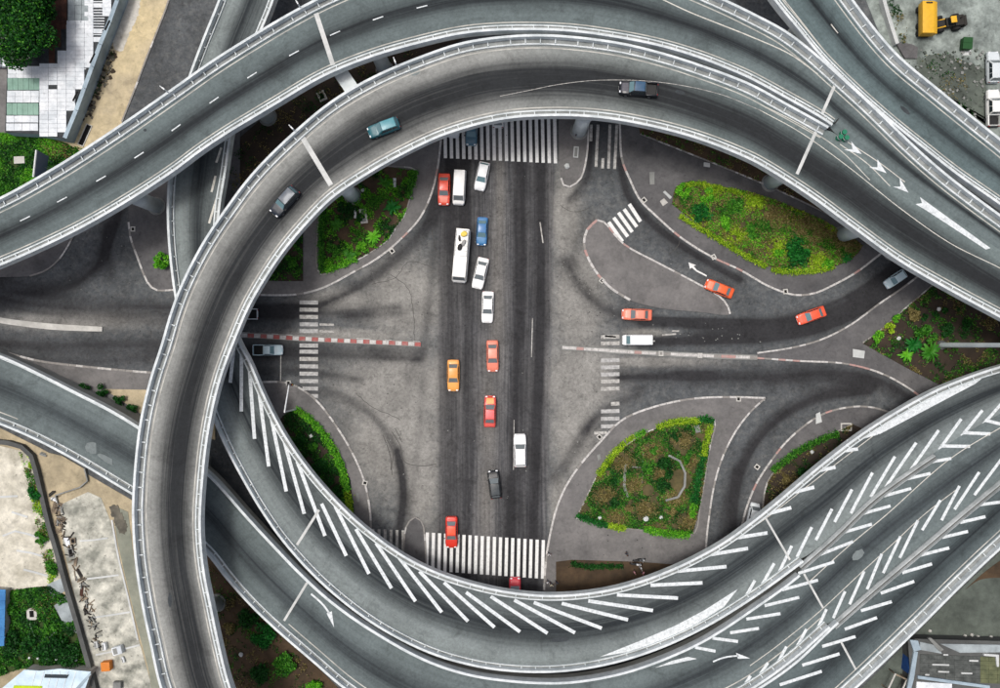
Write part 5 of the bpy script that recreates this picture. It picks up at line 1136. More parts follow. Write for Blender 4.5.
def warehouse():
    ZR_ = 2.4; root = empty('warehouse', P(55, 80)); tag(root, 'white-roofed warehouse with two green skylight strips at the upper left', 'warehouse')
    out = [(5,132),(7,66),(30,60),(30,-70),(142,-70),(118,0),(101,44),(87,84),(65,139),(38,134)]
    w_ = [tuple(a[:2]) for a in PA(out, ZR_)]; b = MB(); b.prism([(x, y) for x, y in w_], -.05, ZR_-.12); b.build('wall', ['gutter_grey'], root, True)
    cor = MB(); cor.prism(w_, ZR_-.11, ZR_-.02); roof = cor.build('roof', ['roof_batten'], root, True)
    main = [(40,134),(40,66),(54,64),(68,40),(68,22),(88,22),(88,-40),(130,-40),(113,0),(99,38),(85,78),(61,136)]
    missing = [[(89,-40),(108,-40),(103,10),(100,38),(90,38)], [(84,55),(89,55),(86,68),(82,66)], [(82,66),(86,66),(84,74),(81,73)]]
    k = (HC-ZR_)/FPX; mesh = {}
    def tile(nm, cx, cy, wx, wy, m, zz=ZR_, th=.05, tilt=.02):
        key = (nm, wx, wy, m)
        if key not in mesh:
            b = MB(); b.box(-wx*k/2, wx*k/2, -wy*k/2, wy*k/2, -.03, th); mesh[key] = newmesh(nm, b.v, b.f, [m])
        o = obj(nm, mesh[key], roof); o.location = ((cx-500)*k, (344-cy)*k, zz+random.uniform(0, .015)); o.rotation_euler = (tilt+random.uniform(-.012, .012), random.uniform(-.012, .012), random.uniform(-.01, .01))
    n = 0
    for r_ in range(-3, 32):
        for c_ in range(0, 11):
            cx, cy = 44+c_*9.0, 1+r_*4.3
            if not inside(main, np.array([cx+0.]), np.array([cy]))[0]: continue
            ms = any(inside(q, np.array([cx]), np.array([cy]))[0] for q in missing)
            if ms and random.random() < .78: continue
            if random.random() < .012: continue
            tile('roof_tile', cx, cy, 8.7, 4.1, 'roof_white')
    for r_ in range(16): tile('roof_batten', 97.5-r_*.12, -4+r_*2.75, 16, .9, 'roof_white', th=.02)
    for r_ in range(5): tile('roof_batten', 85.5-r_*.6, 56+r_*3.2, 6, .8, 'roof_white', th=.02)
    for r_ in range(0, 11):
        for c_ in range(3):
            cx, cy = 52+c_*6, 2+r_*6
            if cx+cy*.35 < 74 and cy < 66: tile('rust_tile', cx, cy, 5.8, 5.8, 'roof_rust')
    for r_ in range(-2, 3):
        for c_ in range(3): tile('concrete_panel', 71.5+c_*6.8, 3+r_*8.5-2, 6.5, 8.2, 'roof_grey')
    rows = [(70,8,'w'),(76,4,'w'),(84,12,'g'),(93.5,6,'w'),(99.5,6,'w'),(109,12,'g'),(119,7,'w'),(127,7.5,'w')]
    for cy, hgt, kk in rows:
        for c_ in range(4 if kk == 'w' else 6):
            wd = 32/(4 if kk == 'w' else 6); tile('roof_sheet' if kk == 'w' else 'skylight_panel', 8+wd*(c_+.5)-(cy-70)*.03, cy, wd-.25, hgt-.25, 'roof_white' if kk == 'w' else 'skylight_green')
    # raised gutter wall along the verge side
    gl = [(129,-40),(117,0),(109,22),(100,44),(92,66),(84,88),(76,110),(64.5,138)]
    for a, c in zip(gl[:-1], gl[1:]):
        A, C = np.array(P(*a, ZR_+.4)), np.array(P(*c, ZR_+.4)); d = C-A; L = np.linalg.norm(d); m_ = (A+C)/2; b = MB(); b.box(-L/2+.03, L/2-.03, -.28, .28, -.6, 0)
        o = b.build('gutter_coping', ['gutter_grey'], roof); o.location = tuple(m_); o.rotation_euler = (0, 0, math.atan2(d[1], d[0]))
    for px, a in (((108,25),64),((93,58),64),((76,96),64)):
        x, y, z_ = P(*px, ZR_+.42); b = MB(); b.box(-.75, .75, -.12, .12, -.02, .012); o = b.build('dark_gap', ['black_hole'], roof); o.location = (x-.1, y, z_); o.rotation_euler = (0, 0, R(a))  # black bars laid on the coping for its dark gaps
warehouse()
def frame_box(px, wpx, hpx, rot, label, name='drain_inlet', cat='drain', group='drain inlets along the kerbs', z=.12, m='concrete_white', rim=.22, hole='black_hole'):
    x, y, _ = P(*px, z); root = empty(name, (x, y, z-.02), R(rot)); tag(root, label, cat, group); a, c = wpx*SC/2, hpx*SC/2; b = MB()
    ra, rc = a*rim*2, c*rim*2; ra = rc = min(ra, rc)
    b.box(-a, a, -c, -c+rc, 0, .10); b.box(-a, a, c-rc, c, 0, .10); b.box(-a, -a+ra, -c+rc, c-rc, 0, .098); b.box(a-ra, a, -c+rc, c-rc, 0, .098); b.build('frame', [m], root)
    b = MB(); b.box(-a+ra, a-ra, -c+rc, c-rc, 0, .03); b.build('pit', [hole], root)
    return root
frame_box((85,135), 6.5, 23, -24, 'long concrete pit frame with black opening on the dirt verge', 'pit_frame', 'pit', None, .08, 'concrete_cream', .13)
# bill board with its back to the lawn
def billboard():
    c = np.array([P(36.5,150,4.2), P(33.5,177,4.2), P(45,176,1.4), P(48,156,1.4)]); x, y = c[:, 0].mean(), c[:, 1].mean(); root = empty('billboard', (x, y, 0)); tag(root, 'slanted grey-blue billboard with white top edge on the lawn', 'billboard')
    plain('board_slate', (104,112,140), .5); n_ = np.cross(c[1]-c[0], c[2]-c[0]); n_ /= np.linalg.norm(n_)
    v = list(c)+list(c-n_*.12*np.sign(n_[2])); me = recalc(newmesh('panel', v, [(0,1,2,3), (7,6,5,4), (0,4,5,1), (1,5,6,2), (2,6,7,3), (3,7,4,0)], ['board_slate'])); pn = obj('panel', me, root, True)
    b = MB(); b.tube(c[0]+[0,0,.05], c[1]+[0,0,.05], .13, n=6); b.build('top_rail', ['steel_white'], root, True)
    for t in (.2, .5, .8):
        p = c[0]*(1-t)+c[1]*t; q = c[3]*(1-t)+c[2]*t; b = MB(); b.tube((*q[:2], 0), q*.98+p*.02, .07); b.tube((*p[:2], 0), p, .06); b.build('leg', ['steel'], root, True)
        if t == .5: b = MB(); m_ = (p+q)/2; b.tube(p*.9+q*.1+[0,0,.06], q*.9+p*.1+[0,0,.06], .05); b.build('rib', ['steel_white'], pn)
billboard()
tag(slab('concrete_block', [(13.5,156.5),(24,156),(24.5,163),(14,163.5)], .05, .5, 'concrete_cream', smooth=False), 'pale concrete block lying in the lawn at the left edge', 'block')

# upper right: dirt yard
plot('yard', [(838,-70),(1080,-70),(1080,215),(1000,150),(940,105),(890,60)], 'dirt_yard', .06)
plot('rubble_patch', rag([(918,58),(945,54),(966,62),(984,70),(986,100),(988,128),(978,126),(958,112),(936,92),(920,76),(918,58)], 2.2), 'dirt_yard_dark', .09)
slab('asphalt_heap', [(895,41),(912,44),(918,47),(917,58),(905,58)], .05, .35, 'paving_dark', smooth=False); tag(bpy.data.objects['asphalt_heap'], 'flat dark asphalt heap beside the corner viaduct parapet', 'heap')
b = MB(); 
for i in range(240):
    t = random.random(); x, y, _ = P(random.uniform(900,985), random.uniform(50,125), .1); s_ = random.uniform(.06, .22); b.box(x-s_, x+s_, y-s_*.8, y+s_*.8, .05, .1+s_*.9, random.choice((0, 1)), random.uniform(0, 3))
tag(b.build('rubble', ['concrete_grey', 'dirt_yard_dark']), 'scattered broken stones on the dark patch of the upper right yard', 'rubble', kind='stuff')
ground_cover('weeds', [(882,2),(893,-5),(908,25),(905,45),(893,42)], 60, .13, ['leaf_dark', 'leaf_dry'], 'dark weeds between the white wall and the yellow trailer', .3, .08, thr=.05)
ground_cover('weeds', [(918,56),(945,52),(960,58),(975,118),(960,115),(935,90)], 26, .12, ['leaf_dry', 'leaf_dark'], 'thin weeds over the rubble patch in the upper right yard', .25, .1, thr=.05)
def longwall(name, line, wd, h, m, label, cat='wall', z=0.0, step=2.0):
    q = resample(PA(line, z), step=step); v, f = sweep(q, [(-wd/2, 0), (-wd/2, h), (wd/2, h), (wd/2, 0)], True); o = obj(name, recalc(newmesh(name, v, f, [m]))); tag(o, label, cat); return o
longwall('low_wall', [(873,-40),(880,0),(887,25),(894,46)], .5, 1.0, 'concrete_white', 'white low wall meeting the corner viaduct beside the dark weeds')
def skip_bin():
    x, y, _ = P(966, 44, .6); root = empty('waste_container', (x, y, .05), R(-4)); tag(root, 'small green waste container in the upper right yard', 'container'); plain('bin_green', (24,74,30), .6)
    b = MB(); b.box(-.62, .62, -.78, .78, .12, .95); bd = obj('bin_body', recalc(newmesh('bin_body', b.v, b.f, ['bin_green']), 40, .06), root)
    b = MB(); b.box(-.66, .66, -.82, .02, .95, 1.02); b.build('lid', ['bin_green'], root); b = MB(); b.box(-.66, .66, .06, .82, .95, 1.02); b.build('lid', ['bin_green'], root)
    for sx in (-.45, .45):
        for sy in (-.6, .6): b = MB(); b.tube((sx-.05, sy, .1), (sx+.05, sy, .1), .1, n=10); b.build('wheel', ['rubber'], root)
skip_bin()
tag(slab('paper_sheet', [(961,49),(971,50),(970,55),(962,55)], .06, .10, 'concrete_white', smooth=False), 'pale sheet lying below the green container', 'sheet')

# lower left: lots, wall, rooftops
plot('dirt_verge', [(-80,395),(0,428),(40,448),(80,470),(140,505),(150,600),(180,720),(-80,720)], 'soil_pale', .05)
lot1 = plot('concrete_lot', [(-80,447),(0,446),(27,452),(36,475),(43,503),(49,530),(56,560),(62,580),(30,592),(-80,592)], 'lot_pale', .09)
lot2 = plot('concrete_lot', [(60,505),(88,492),(101,498),(110,520),(118,555),(126,588),(136,630),(150,680),(158,720),(102,720),(94,668),(82,625),(72,585),(63,545)], 'lot_grey', .09)
mat('verge_grey', (148,150,134), (120,124,112), .2, 3, .25)
plot('path', [(112,505),(128,512),(134,560),(146,620),(160,670),(175,720),(158,720),(148,668),(137,625),(126,580),(118,545)], 'verge_grey', .10)
for l in ([(12,512),(28,517)],[(3,536),(15,531),(28,534),(41,538)],[(17,550.5),(32,553),(46,557)],[(24,569.5),(36,572.5),(48,576)],[(0,497),(18,496)]): longwall('slab_joint', l, .28, .10, 'concrete_white', None, None, .05).parent = lot1
for l in ([(80,541),(95,540),(108,538)],[(86,579),(104,577),(119,575)],[(90,618),(112,615),(130,612)],[(96,655),(120,650),(140,645)],[(112,520),(118,555),(128,596),(138,640)]): longwall('slab_joint', l, .24, .10, 'concrete_white', None, None, .05).parent = lot2
for o in bpy.data.objects:
    if o.name.startswith('slab_joint'):
        for kx in ('label', 'category'):
            if kx in o: del o[kx]
longwall('boundary_wall', [(-60,438),(0,441),(18,443),(33,450),(39,470),(46,500),(51,522),(59,548),(69,585),(80,622),(93,668),(98,690)], .62, .9, 'concrete_dark', 'long dark boundary wall curving between the two concrete lots')
sand = [(49,453),(62,456),(86,470),(89,483),(58,494),(53,475)]
plot('sand_pen', sand, 'soil_pale', .12)
longwall('low_wall', [(86,468),(90,484),(75,489),(57,495)], .18, .5, 'concrete_grey', 'low block wall around the sand pen by the low viaduct')
gl = [(3,592),(28,588),(50,586),(66,596),(78,625),(88,655),(90,668),(22,668),(-10,680),(-10,592)]
plot('lawn', gl, 'turf', .10)
ground_cover('grass', gl, 200, .13, ['leaf_dark', 'leaf_mid', 'leaf_dark', 'leaf_mid'], 'rank green grass in the lower left garden', .4, .1, thr=-.22, holes=((68,612,10), (32,614,6)))
ground_cover('weeds', [(8,590),(45,586),(55,600),(50,622),(35,610),(10,605)], 120, .12, ['leaf_dry', 'leaf_mid'], 'dry weeds along the top of the lower left garden', .3, .1, thr=0.0)
ground_cover('weeds', [(20,452),(30,456),(40,490),(48,530),(58,575),(50,585),(44,560),(36,520),(28,480)], 140, .13, ['leaf_lime', 'leaf_bright', 'leaf_dry', 'leaf_mid'], 'yellow-green weeds along the left side of the boundary wall', .4, .1, thr=-.12)
for p_, lab in (([(47,585),(64,577),(67,590),(52,599)], 'grey concrete slab above the garden path slab'), ([(54,606),(70,592),(79,634),(66,629)], 'long grey concrete slab in the lower left garden')): tag(slab('concrete_slab', p_, .05, .22, 'roof_grey', smooth=False), lab, 'slab')
for i, (px, r_, h, m, lab) in enumerate([((38,492),9,1.2,'leaf_emerald','vivid green bush against the boundary wall'),((42,538),8,1.0,'leaf_mid','green bush left of the boundary wall halfway down'),((52,568),9,1.0,'leaf_mid','green bush by the upper concrete slab of the garden'),((58,648),15,1.8,'leaf_dark','dark bush in the lower right of the garden'),((72,655),12,1.8,'leaf_dark','dark bush at the corner between garden and wall'),((35,645),12,1.2,'leaf_dark','dark bush in the lower middle of the garden'),((14,640),12,1.2,'leaf_dark','dark bush near the blue roof'),((12,610),9,.9,'leaf_mid','green bush beside the blue roof'),((52,628),9,1.0,'leaf_mid','green bush at the end of the white hose'),((33,465),6,.7,'leaf_lime','lime bush at the top of the wall weeds')]): shrub(px, r_, h, m, lab, 'bushes of the lower left garden')
frame_box((32,614), 10, 12, 4, 'pale square manhole frame with dark pit in the lower left garden', 'manhole_frame', 'manhole', None, .14, 'concrete_cream', .28)
q = PA(spline([(30,624),(33,633),(38,640),(44,641),(50,637),(56,631)], step=1.5), .25); b = MB()
for a, c in zip(q[:-1], q[1:]): b.tube(a, c, .09, n=6)
tag(b.build('hose', ['steel_white']), 'white bent hose running from the manhole frame', 'hose')
for i, x in enumerate((31,39.5,49,58,68,77.5)):
    X, Y, _ = P(x, 657+i*.5, .3); root = empty('garden_lamp', (X, Y, .08)); tag(root, 'small white round garden lamp, %s of the row from the left' % ('first', 'second', 'third', 'fourth', 'fifth', 'sixth')[i], 'lamp', 'row of white garden lamps')
    b = MB(); b.tube((0, 0, 0), (0, 0, .5), .05, n=6); b.build('post', ['steel'], root); bm = bmesh.new(); bmesh.ops.create_uvsphere(bm, u_segments=10, v_segments=6, radius=.17, matrix=Matrix.Translation((0, 0, .6))); me = bpy.data.meshes.new('globe'); bm.to_mesh(me); bm.free(); me.materials.append(MATS['steel_white']); obj('globe', me, root)
def shed(name, outline, zr, wallm, roofm, label, sheets=None, cat='building'):
    w_ = [tuple(a[:2]) for a in PA(outline, zr)]; c = np.mean(w_, 0); root = empty(name, (c[0], c[1], 0)); tag(root, label, cat)
    b = MB(); b.prism([(c[0]+(x-c[0])*.97, c[1]+(y-c[1])*.97) for x, y in w_], -.05, zr-.12); b.build('wall', [wallm], root, True)
    b = MB(); b.prism(w_, zr-.11, zr); r_ = b.build('roof', [roofm], root, True)
    for nm, pts, m, dz in (sheets or ()):
        b = MB(); b.prism([tuple(a[:2]) for a in PA(pts, zr+dz)], zr+.003, zr+dz); b.build(nm, [m], r_)
    return r_
shed('garden_house', [(-30,715),(24,670),(40,671),(60,669),(91,672),(76,715)], 2.2, 'wall_plaster', 'roof_bluewhite', 'pale blue-roofed house with lime panel at the lower left corner', [('roof_panel', [(8,700),(14,686),(42,686.5),(38,700)], 'roof_lime', .12), ('skylight', [(45,674.5),(69,675),(67,678.5),(44,678)], 'glass_dark', .06), ('ridge_strip', [(74,690),(90,673),(91,674.5),(77,692)], 'gutter_grey', .1)]+[('roof_sheet', [(x-.3+12,671.5),(x+.3+12,671.5),(x+.3,714),(x-.3,714)], 'roof_white', .05) for x in range(24,72,8)])
shed('blue_shed', [(-60,586),(5.5,590),(4,646),(-60,652)], 1.6, 'wall_plaster', 'roof_blue', 'blue-roofed shed at the left edge beside the garden', [('roof_rib', [(-50,592+i*9),(5,592+i*9),(5,593+i*9),(-50,593+i*9)], 'roof_blue', .06) for i in range(6)], 'shed')
# discarded things along the wall
def pallet(px, rot, label, m='carton', n=7, L=1.3, W=1.1):
    x, y, _ = P(*px, .1); root = empty('pallet', (x, y, .09), R(rot)); tag(root, label, 'pallet', 'discarded things along the boundary wall')
    for i in range(n): b = MB(); c = -W/2+W*(i+.5)/n; b.box(-L/2, L/2, c-W/n*.33, c+W/n*.33, .10, .13); b.build('slat', [m], root)
    for c in (-L*.42, 0, L*.42): b = MB(); b.box(c-.05, c+.05, -W/2, W/2, .0, .098); b.build('bearer', [m], root)
mat('old_wood', (150,136,116), (92,82,70), .8, 6, .3); mat('scrap_dark', (58,56,52), (40,38,36), .9, 6, .3)
pallet((57,508), 75, 'grey slatted pallet leaning by the boundary wall', 'old_wood', 8, 1.7, 1.3); pallet((60,521), 70, 'second slatted pallet below the first by the wall', 'old_wood', 6, 1.5, 1.2); pallet((58,531), 15, 'short plank pallet by the wall above the white sheet', 'old_wood', 4, 1.2, .7)
frame_box((71,553), 6, 10, 10, 'grey empty window frame lying by the boundary wall', 'window_frame', 'frame', 'discarded things along the boundary wall', .12, 'concrete_grey', .2)
frame_box((73,541), 5, 6, 8, 'small dark framed box beside the white sheet', 'crate', 'crate', 'discarded things along the boundary wall', .3, 'old_wood', .2)
tag(slab('metal_sheet', [(63,537),(69,537),(70,545),(67,548)], .08, .2, 'roof_white', smooth=False), 'folded white metal sheet by the boundary wall', 'sheet', 'discarded things along the boundary wall')
for i, (px, L, rot, m, lab) in enumerate([((76,562),1.3,80,'old_wood','bent grey plank next to the window frame'),((79,574),1.5,-60,'scrap_dark','dark scrap beam by the wall'),((81,580),1.2,30,'old_wood','short board crossing the dark scrap beam'),((82,592),1.3,85,'roof_rust','rusty plank by the wall'),((84,599),1.0,10,'old_wood','small board below the rusty plank'),((86,608),1.2,70,'scrap_dark','dark plank at the lower end of the junk row'),((54,500),1.0,-30,'roof_white','white board at the upper end of the junk row'),((52,494),1.1,40,'scrap_dark','dark board beside the sand pen corner'),((43,455),1.0,-20,'concrete_grey','grey block at the top corner of the wall')]):
    x, y, _ = P(*px, .2); b = MB(); b.box(-L/2, L/2, -.13, .13, 0, .14); b.box(-L/2+.1, L/2-.2, .18, .30, 0, .1); o = b.build('plank', [m]); o.location = (x, y, .09); o.rotation_euler = (0, .0, R(rot)); tag(o, lab, 'plank', 'discarded things along the boundary wall')
def appliance(px, sx, sy, sz, rot, m, label, name, cat, z=.09):
    x, y, _ = P(*px, sz); root = empty(name, (x, y, z), R(rot)); tag(root, label, cat); b = MB(); b.box(-sx/2, sx/2, -sy/2, sy/2, .06, sz); obj('case', recalc(newmesh('case', b.v, b.f, [m]), 40, .05), root)
    b = MB(); b.box(-sx*.38, sx*.05, -sy*.38, sy*.38, sz, sz+.02); b.build('lid', ['concrete_grey' if m != 'crate_orange' else m], root); b = MB(); b.box(-sx*.45, sx*.45, -sy*.45, sy*.45, 0, .06); b.build('base', ['trim_black'], root)
plain('crate_orange', (206,122,40), .6)
appliance((105.5,667), 1.25, 1.25, 1.0, 5, 'crate_orange', 'orange crate standing by the end of the boundary wall', 'crate', 'crate')
appliance((117,651), 1.35, 1.1, .9, 15, 'roof_white', 'white appliance box standing on the concrete lot', 'appliance', 'appliance'); appliance((104,647), .5, 1.0, .7, 8, 'roof_white', 'narrow white canister left of the white appliance', 'canister', 'canister'); appliance((96,645), .5, .9, .6, 12, 'concrete_white', 'pale canister against the wall', 'canister', 'canister'); appliance((123,660), .35, .8, .4, 20, 'roof_white', 'small white box below the appliance', 'box', 'box'); appliance((117,686), 1.1, 1.0, .7, 0, 'concrete_grey', 'grey box at the bottom edge by the orange crate', 'box', 'box')
b = MB()
for i in range(110):
    t = random.random(); q0 = np.array([(50,492),(56,520),(66,548),(76,582),(86,616),(96,650)]); k_ = t*4.999; q_ = q0[int(k_)]*(1-k_ % 1)+q0[int(k_)+1]*(k_ % 1); x, y, _ = P(q_[0]+random.uniform(1,9), q_[1]+random.uniform(-3,3), .1); L = random.uniform(.15, .7); b.box(x-L, x+L, y-.06, y+.06, .09, random.uniform(.12, .4), random.choice((0, 0, 1, 2)), random.uniform(0, 3.1))
tag(b.build('scrap', ['scrap_dark', 'old_wood', 'concrete_grey']), 'tangle of scrap wood and metal strewn along the boundary wall', 'scrap', kind='stuff')
plot('ash_heap', rag([(110,507),(116,505),(122,515),(127,530),(122,534),(114,522),(110,507)]), 'patch_dark', .14)
plot('soil_patch', [(196,540),(212,556),(230,580),(255,608),(300,650),(350,700),(360,730),(230,730),(210,640)], 'soil', .06)
ground_cover('weeds', [(205,560),(230,585),(260,615),(330,690),(330,700),(235,700),(215,640)], 45, .12, ['leaf_dry', 'leaf_dark', 'leaf_mid'], 'thin weeds over the brown soil between two viaducts at the bottom', .25, .08, thr=.05)

# lower right: yard and tiled rooftop
plot('yard', [(1080,480),(1000,552),(960,590),(925,625),(890,660),(850,700),(840,730),(1080,730)], 'dirt_yard_dark', .05)
plot('dirt_patch', SP([(965,590),(985,572),(1010,555),(1050,540),(1050,580),(1010,578),(980,580),(965,590)])[:-1], 'soil', .08)
def rooftop():
    zr = 2.2; sh = [('coping', [(910,640),(918,641),(921,650),(914,652)], 'gutter_grey', .3), ('coping', [(914,652),(918,652),(914,679),(911,690),(907,690)], 'gutter_grey', .3), ('coping', [(918,676),(990,686),(990,689),(918,679)], 'gutter_grey', .3), ('roof_sheet', [(940,644),(1050,646),(1050,652),(960,653)], 'roof_grey', .16), ('roof_sheet', [(920,642),(938,646),(942,654),(920,650)], 'roof_grey', .14), ('roof_beam', [(928,638.5),(931,638),(944,650),(940,652)], 'concrete_grey', .35), ('roof_panel', [(917,682),(952,684),(952,715),(914,715)], 'roof_white', .2), ('roof_panel', [(984,654),(999,655),(999,667),(997,667),(996,657),(984,656)], 'concrete_white', .3)]
    r_ = shed('tiled_house', [(908,641),(916,639),(1060,643),(1060,720),(904,720),(910,670)], zr, 'concrete_dark', 'concrete_dark', 'dark tiled house with blue wall at the lower right corner', sh)
    b = MB(); b.prism([tuple(a[:2]) for a in PA([(911,646),(914,648),(911,672),(908,674)], 1.9)], 0, 1.9); b.build('blue_panel', ['wall_blue'], r_)
    k = (HC-zr)/FPX; b = MB(); b.box(-4.2*k, 4.2*k, -2.1*k, 2.1*k, 0, .07); mt = newmesh('roof_tile', b.v, b.f, ['tile_dark']); mo = newmesh('roof_tile', b.v, b.f, ['tile_olive'])
    for r in range(6):
        for c in range(16):
            cx, cy = 924+c*8.6, 656.5+r*4.4+c*.35
            if cy > 676+(cx-918)*.12: continue
            o = obj('roof_tile', mo if cx > 978 else mt, r_); o.location = ((cx-500)*k, (344-cy)*k, zr+random.uniform(.004, .02)); o.rotation_euler = (random.uniform(-.02, .02), random.uniform(-.02, .02), -.05)
    for i, (cx, cy, L) in enumerate(((940,664.5,17),(943,671.5,11),(966,673,11),(973,660.5,9),(945,654.5,5),(926.5,674.5,4))):
        b = MB(); b.box(-L*k/2, L*k/2, -.1, .1, 0, .1); o = b.build('roof_batten', ['concrete_white'], r_); o.location = ((cx-500)*k, (344-cy)*k, zr+.1); o.rotation_euler = (0, 0, -.03)
rooftop()
def timber_frame():
    x, y, _ = P(894, 682, .8); root = empty('timber_frame', (x, y, .05), R(-25)); tag(root, 'pale timber frame standing left of the tiled house', 'frame')
    for sx in (-1, 1):
        for sy in (-1, 1): b = MB(); b.box(sx*.9-.08, sx*.9+.08, sy*1.2-.08, sy*1.2+.08, 0, 1.6); b.build('post', ['old_wood'], root)
    for sx in (-1, 1): b = MB(); b.box(sx*.9-.1, sx*.9+.1, -1.3, 1.3, 1.6, 1.75); b.build('beam', ['concrete_cream'], root)
    for sy in (-1, 1): b = MB(); b.box(-.79, .79, sy*1.2-.1, sy*1.2+.1, 1.6, 1.74); b.build('beam', ['old_wood'], root)
timber_frame()
for i, (x, y) in enumerate(((965,636),(972,635),(978,637),(991,637),(930,631))):
    X, Y, _ = P(x, y, .2); s_ = .2; bm = bmesh.new(); bmesh.ops.create_icosphere(bm, subdivisions=2, radius=.24)
    for v in bm.verts: v.co *= random.uniform(.8, 1.15)
    me = bpy.data.meshes.new('stone'); bm.to_mesh(me); bm.free(); me.materials.append(MATS['concrete_cream']); o = obj('stone', me); o.location = (X, Y, .2); tag(o, 'pale stone on the dark yard, %s' % ('left of the row of three', 'middle of the row of three', 'right of the row of three', 'nearest the right edge', 'alone above the house corner')[i], 'stone', 'pale stones in the lower right yard')
# ------------------------------------------------------------------ street furniture and small things
for px, r_, lab in (((644,200),40,'drain inlet on the upper right kerb beside the diagonal crosswalk'),((713.5,257),28,'drain inlet on the upper right kerb above the orange car'),((365,483),75,'drain inlet on the curved kerb of the crescent bed pavement'),((602,280.5),-40,'drain inlet at the lower left of the pointed island'),((785.5,291.5),8,'drain inlet at the bottom of the long upper right pavement'),((599.5,437),45,'drain inlet on the kerb below the right crosswalk'),((133,229),0,'drain inlet near the left viaduct pier'),((392,251),38,'drain inlet on the kerb of the upper left island'),((738.5,399),0,'drain inlet at the top right of the kite bed pavement'),((757,467),52,'drain inlet on the lower right slip road kerb'),((661,353.5),0,'left drain inlet in the right median'),((700,355.5),0,'right drain inlet in the right median'),((288.5,383),0,'drain inlet at the corner by the left stop line')):
    frame_box(px, 4.6, 5, r_, lab, z=.14, m='concrete_cream')
frame_box((576,152), 5, 11, -4, 'white rectangular access frame on the narrow upper traffic island', 'access_frame', 'frame', None, .13, rim=.2, hole='concrete_grey')
frame_box((363.5,216), 7, 14.5, 8, 'white rectangular access frame in the upper left island', 'access_frame', 'frame', None, .2, 'concrete_cream', .22, 'concrete_grey')
frame_box((846,427), 11, 8, 0, 'white open frame at the end of the bed below the right slip road', 'access_frame', 'frame', None, .16, 'concrete_cream', .16, 'paving_dark')
frame_box((322,96), 8, 10, 25, 'pale square frame on the soil between the two upper viaducts', 'access_frame', 'frame', None, .05, 'concrete_cream', .26, 'soil_dark')
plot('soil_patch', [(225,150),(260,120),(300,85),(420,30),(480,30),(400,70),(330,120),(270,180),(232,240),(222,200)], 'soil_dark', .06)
ground_cover('weeds', [(228,160),(300,85),(400,45),(420,50),(330,110),(270,175),(235,230)], 40, .12, ['leaf_dry', 'leaf_dark'], 'thin dark weeds on the soil under the two upper viaducts', .2, .08, thr=.08)
for pts, lab, m, h in (([(649.5,172),(654.5,172),(654.5,184),(650,184.5)],'pale rectangular slab on the pavement left of the long bed','concrete_grey',.06),([(660,201),(664,198),(668,202.5),(663,206)],'pale slab near the left tip of the long bed','concrete_cream',.08),([(663,192),(665,190.5),(672,197),(670,199)],'narrow white plank leaning by the left tip of the long bed','concrete_white',.15),([(704,162),(710,163),(710,167),(704,166)],'white block on the edge of the brown strip','concrete_white',.25),([(853,349),(865,351),(864,358.5),(853,357)],'white square slab on the wedge pavement at the right','concrete_white',.06),([(816,414),(820,412),(822,422),(816,424)],'white slab on the lower right slip road pavement','concrete_white',.06),([(356,512-19),(359,493),(359.5,502),(357,502)],'small pale slab on the crescent bed pavement','concrete_grey',.05),([(597,455),(600,454),(601,459),(598,461)],'small pale slab left of the lime hedge','concrete_grey',.06),([(677,190+263),(680,453),(680,456),(677,456)],'tiny pale block beside the kite bed corner','concrete_cream',.1),([(694,426),(699,425),(701,432),(696,433)],'pale stone slab in the top right corner of the kite bed','concrete_grey',.25),([(354,208),(356,208),(356.5,218),(354,218)],'thin white stone post lying by the access frame','concrete_white',.2),([(393,178),(396,178),(396,187),(393.5,187)],'white stone post near the top of the upper left island','concrete_white',.3)):
    tag(slab('stone_slab', pts, .10, .13+h, m, smooth=False), lab, 'slab', 'loose slabs around the junction')
# garden walls inside the kite bed
longwall('garden_wall', [(668,455),(676,457),(682,464),(685,474),(684,486),(680,495),(672,500),(665,500)], .3, .45, 'concrete_grey', 'curved low stone wall in the kite-shaped bed')
longwall('garden_wall', [(626,464),(624,475),(624,488),(628,497)], .35, .35, 'concrete_grey', 'short pale stone row left of the central bush', step=.8)
longwall('garden_path', [(643,452),(642,475),(641,498)], .16, .22, 'concrete_grey', 'thin upright stone line of the cross in the kite-shaped bed', 'edging'); longwall('garden_path', [(632,467),(650,467.5)], .16, .21, 'concrete_grey', 'thin level stone line of the cross in the kite-shaped bed', 'edging')
for i, (px, lab) in enumerate([((600,518),'white stone at the lower left hedge of the kite bed'),((646,519),'large white stone near the bottom of the kite bed'),((661,517.5),'white stone right of the large one in the kite bed'),((899,338.5),'white stone in the right bed beside the lime shrub'),((939,309),'white stone near the ring parapet in the right bed'),((968.5,326),'white stone at the right of the triangular bed'),((363,190),'white stone near the pier in the upper left island'),((311,436),'pale stone in the crescent bed'),((812,452),'white stone in the bed below the right slip road'),((567,166),'pale rubbish lump on the narrow upper island'),((241,655),'tiny white stone on the soil at the bottom')]):
    x, y, _ = P(*px, .3); bm = bmesh.new(); bmesh.ops.create_icosphere(bm, subdivisions=2, radius=.30 if i not in (1, 9) else .42)
    for v in bm.verts: v.co *= random.uniform(.78, 1.15); v.co.z *= .6
    me = bpy.data.meshes.new('stone'); bm.to_mesh(me); bm.free(); me.materials.append(MATS['concrete_white']); o = obj('stone', me); o.location = (x, y, .28); tag(o, lab, 'stone', 'white stones around the beds')
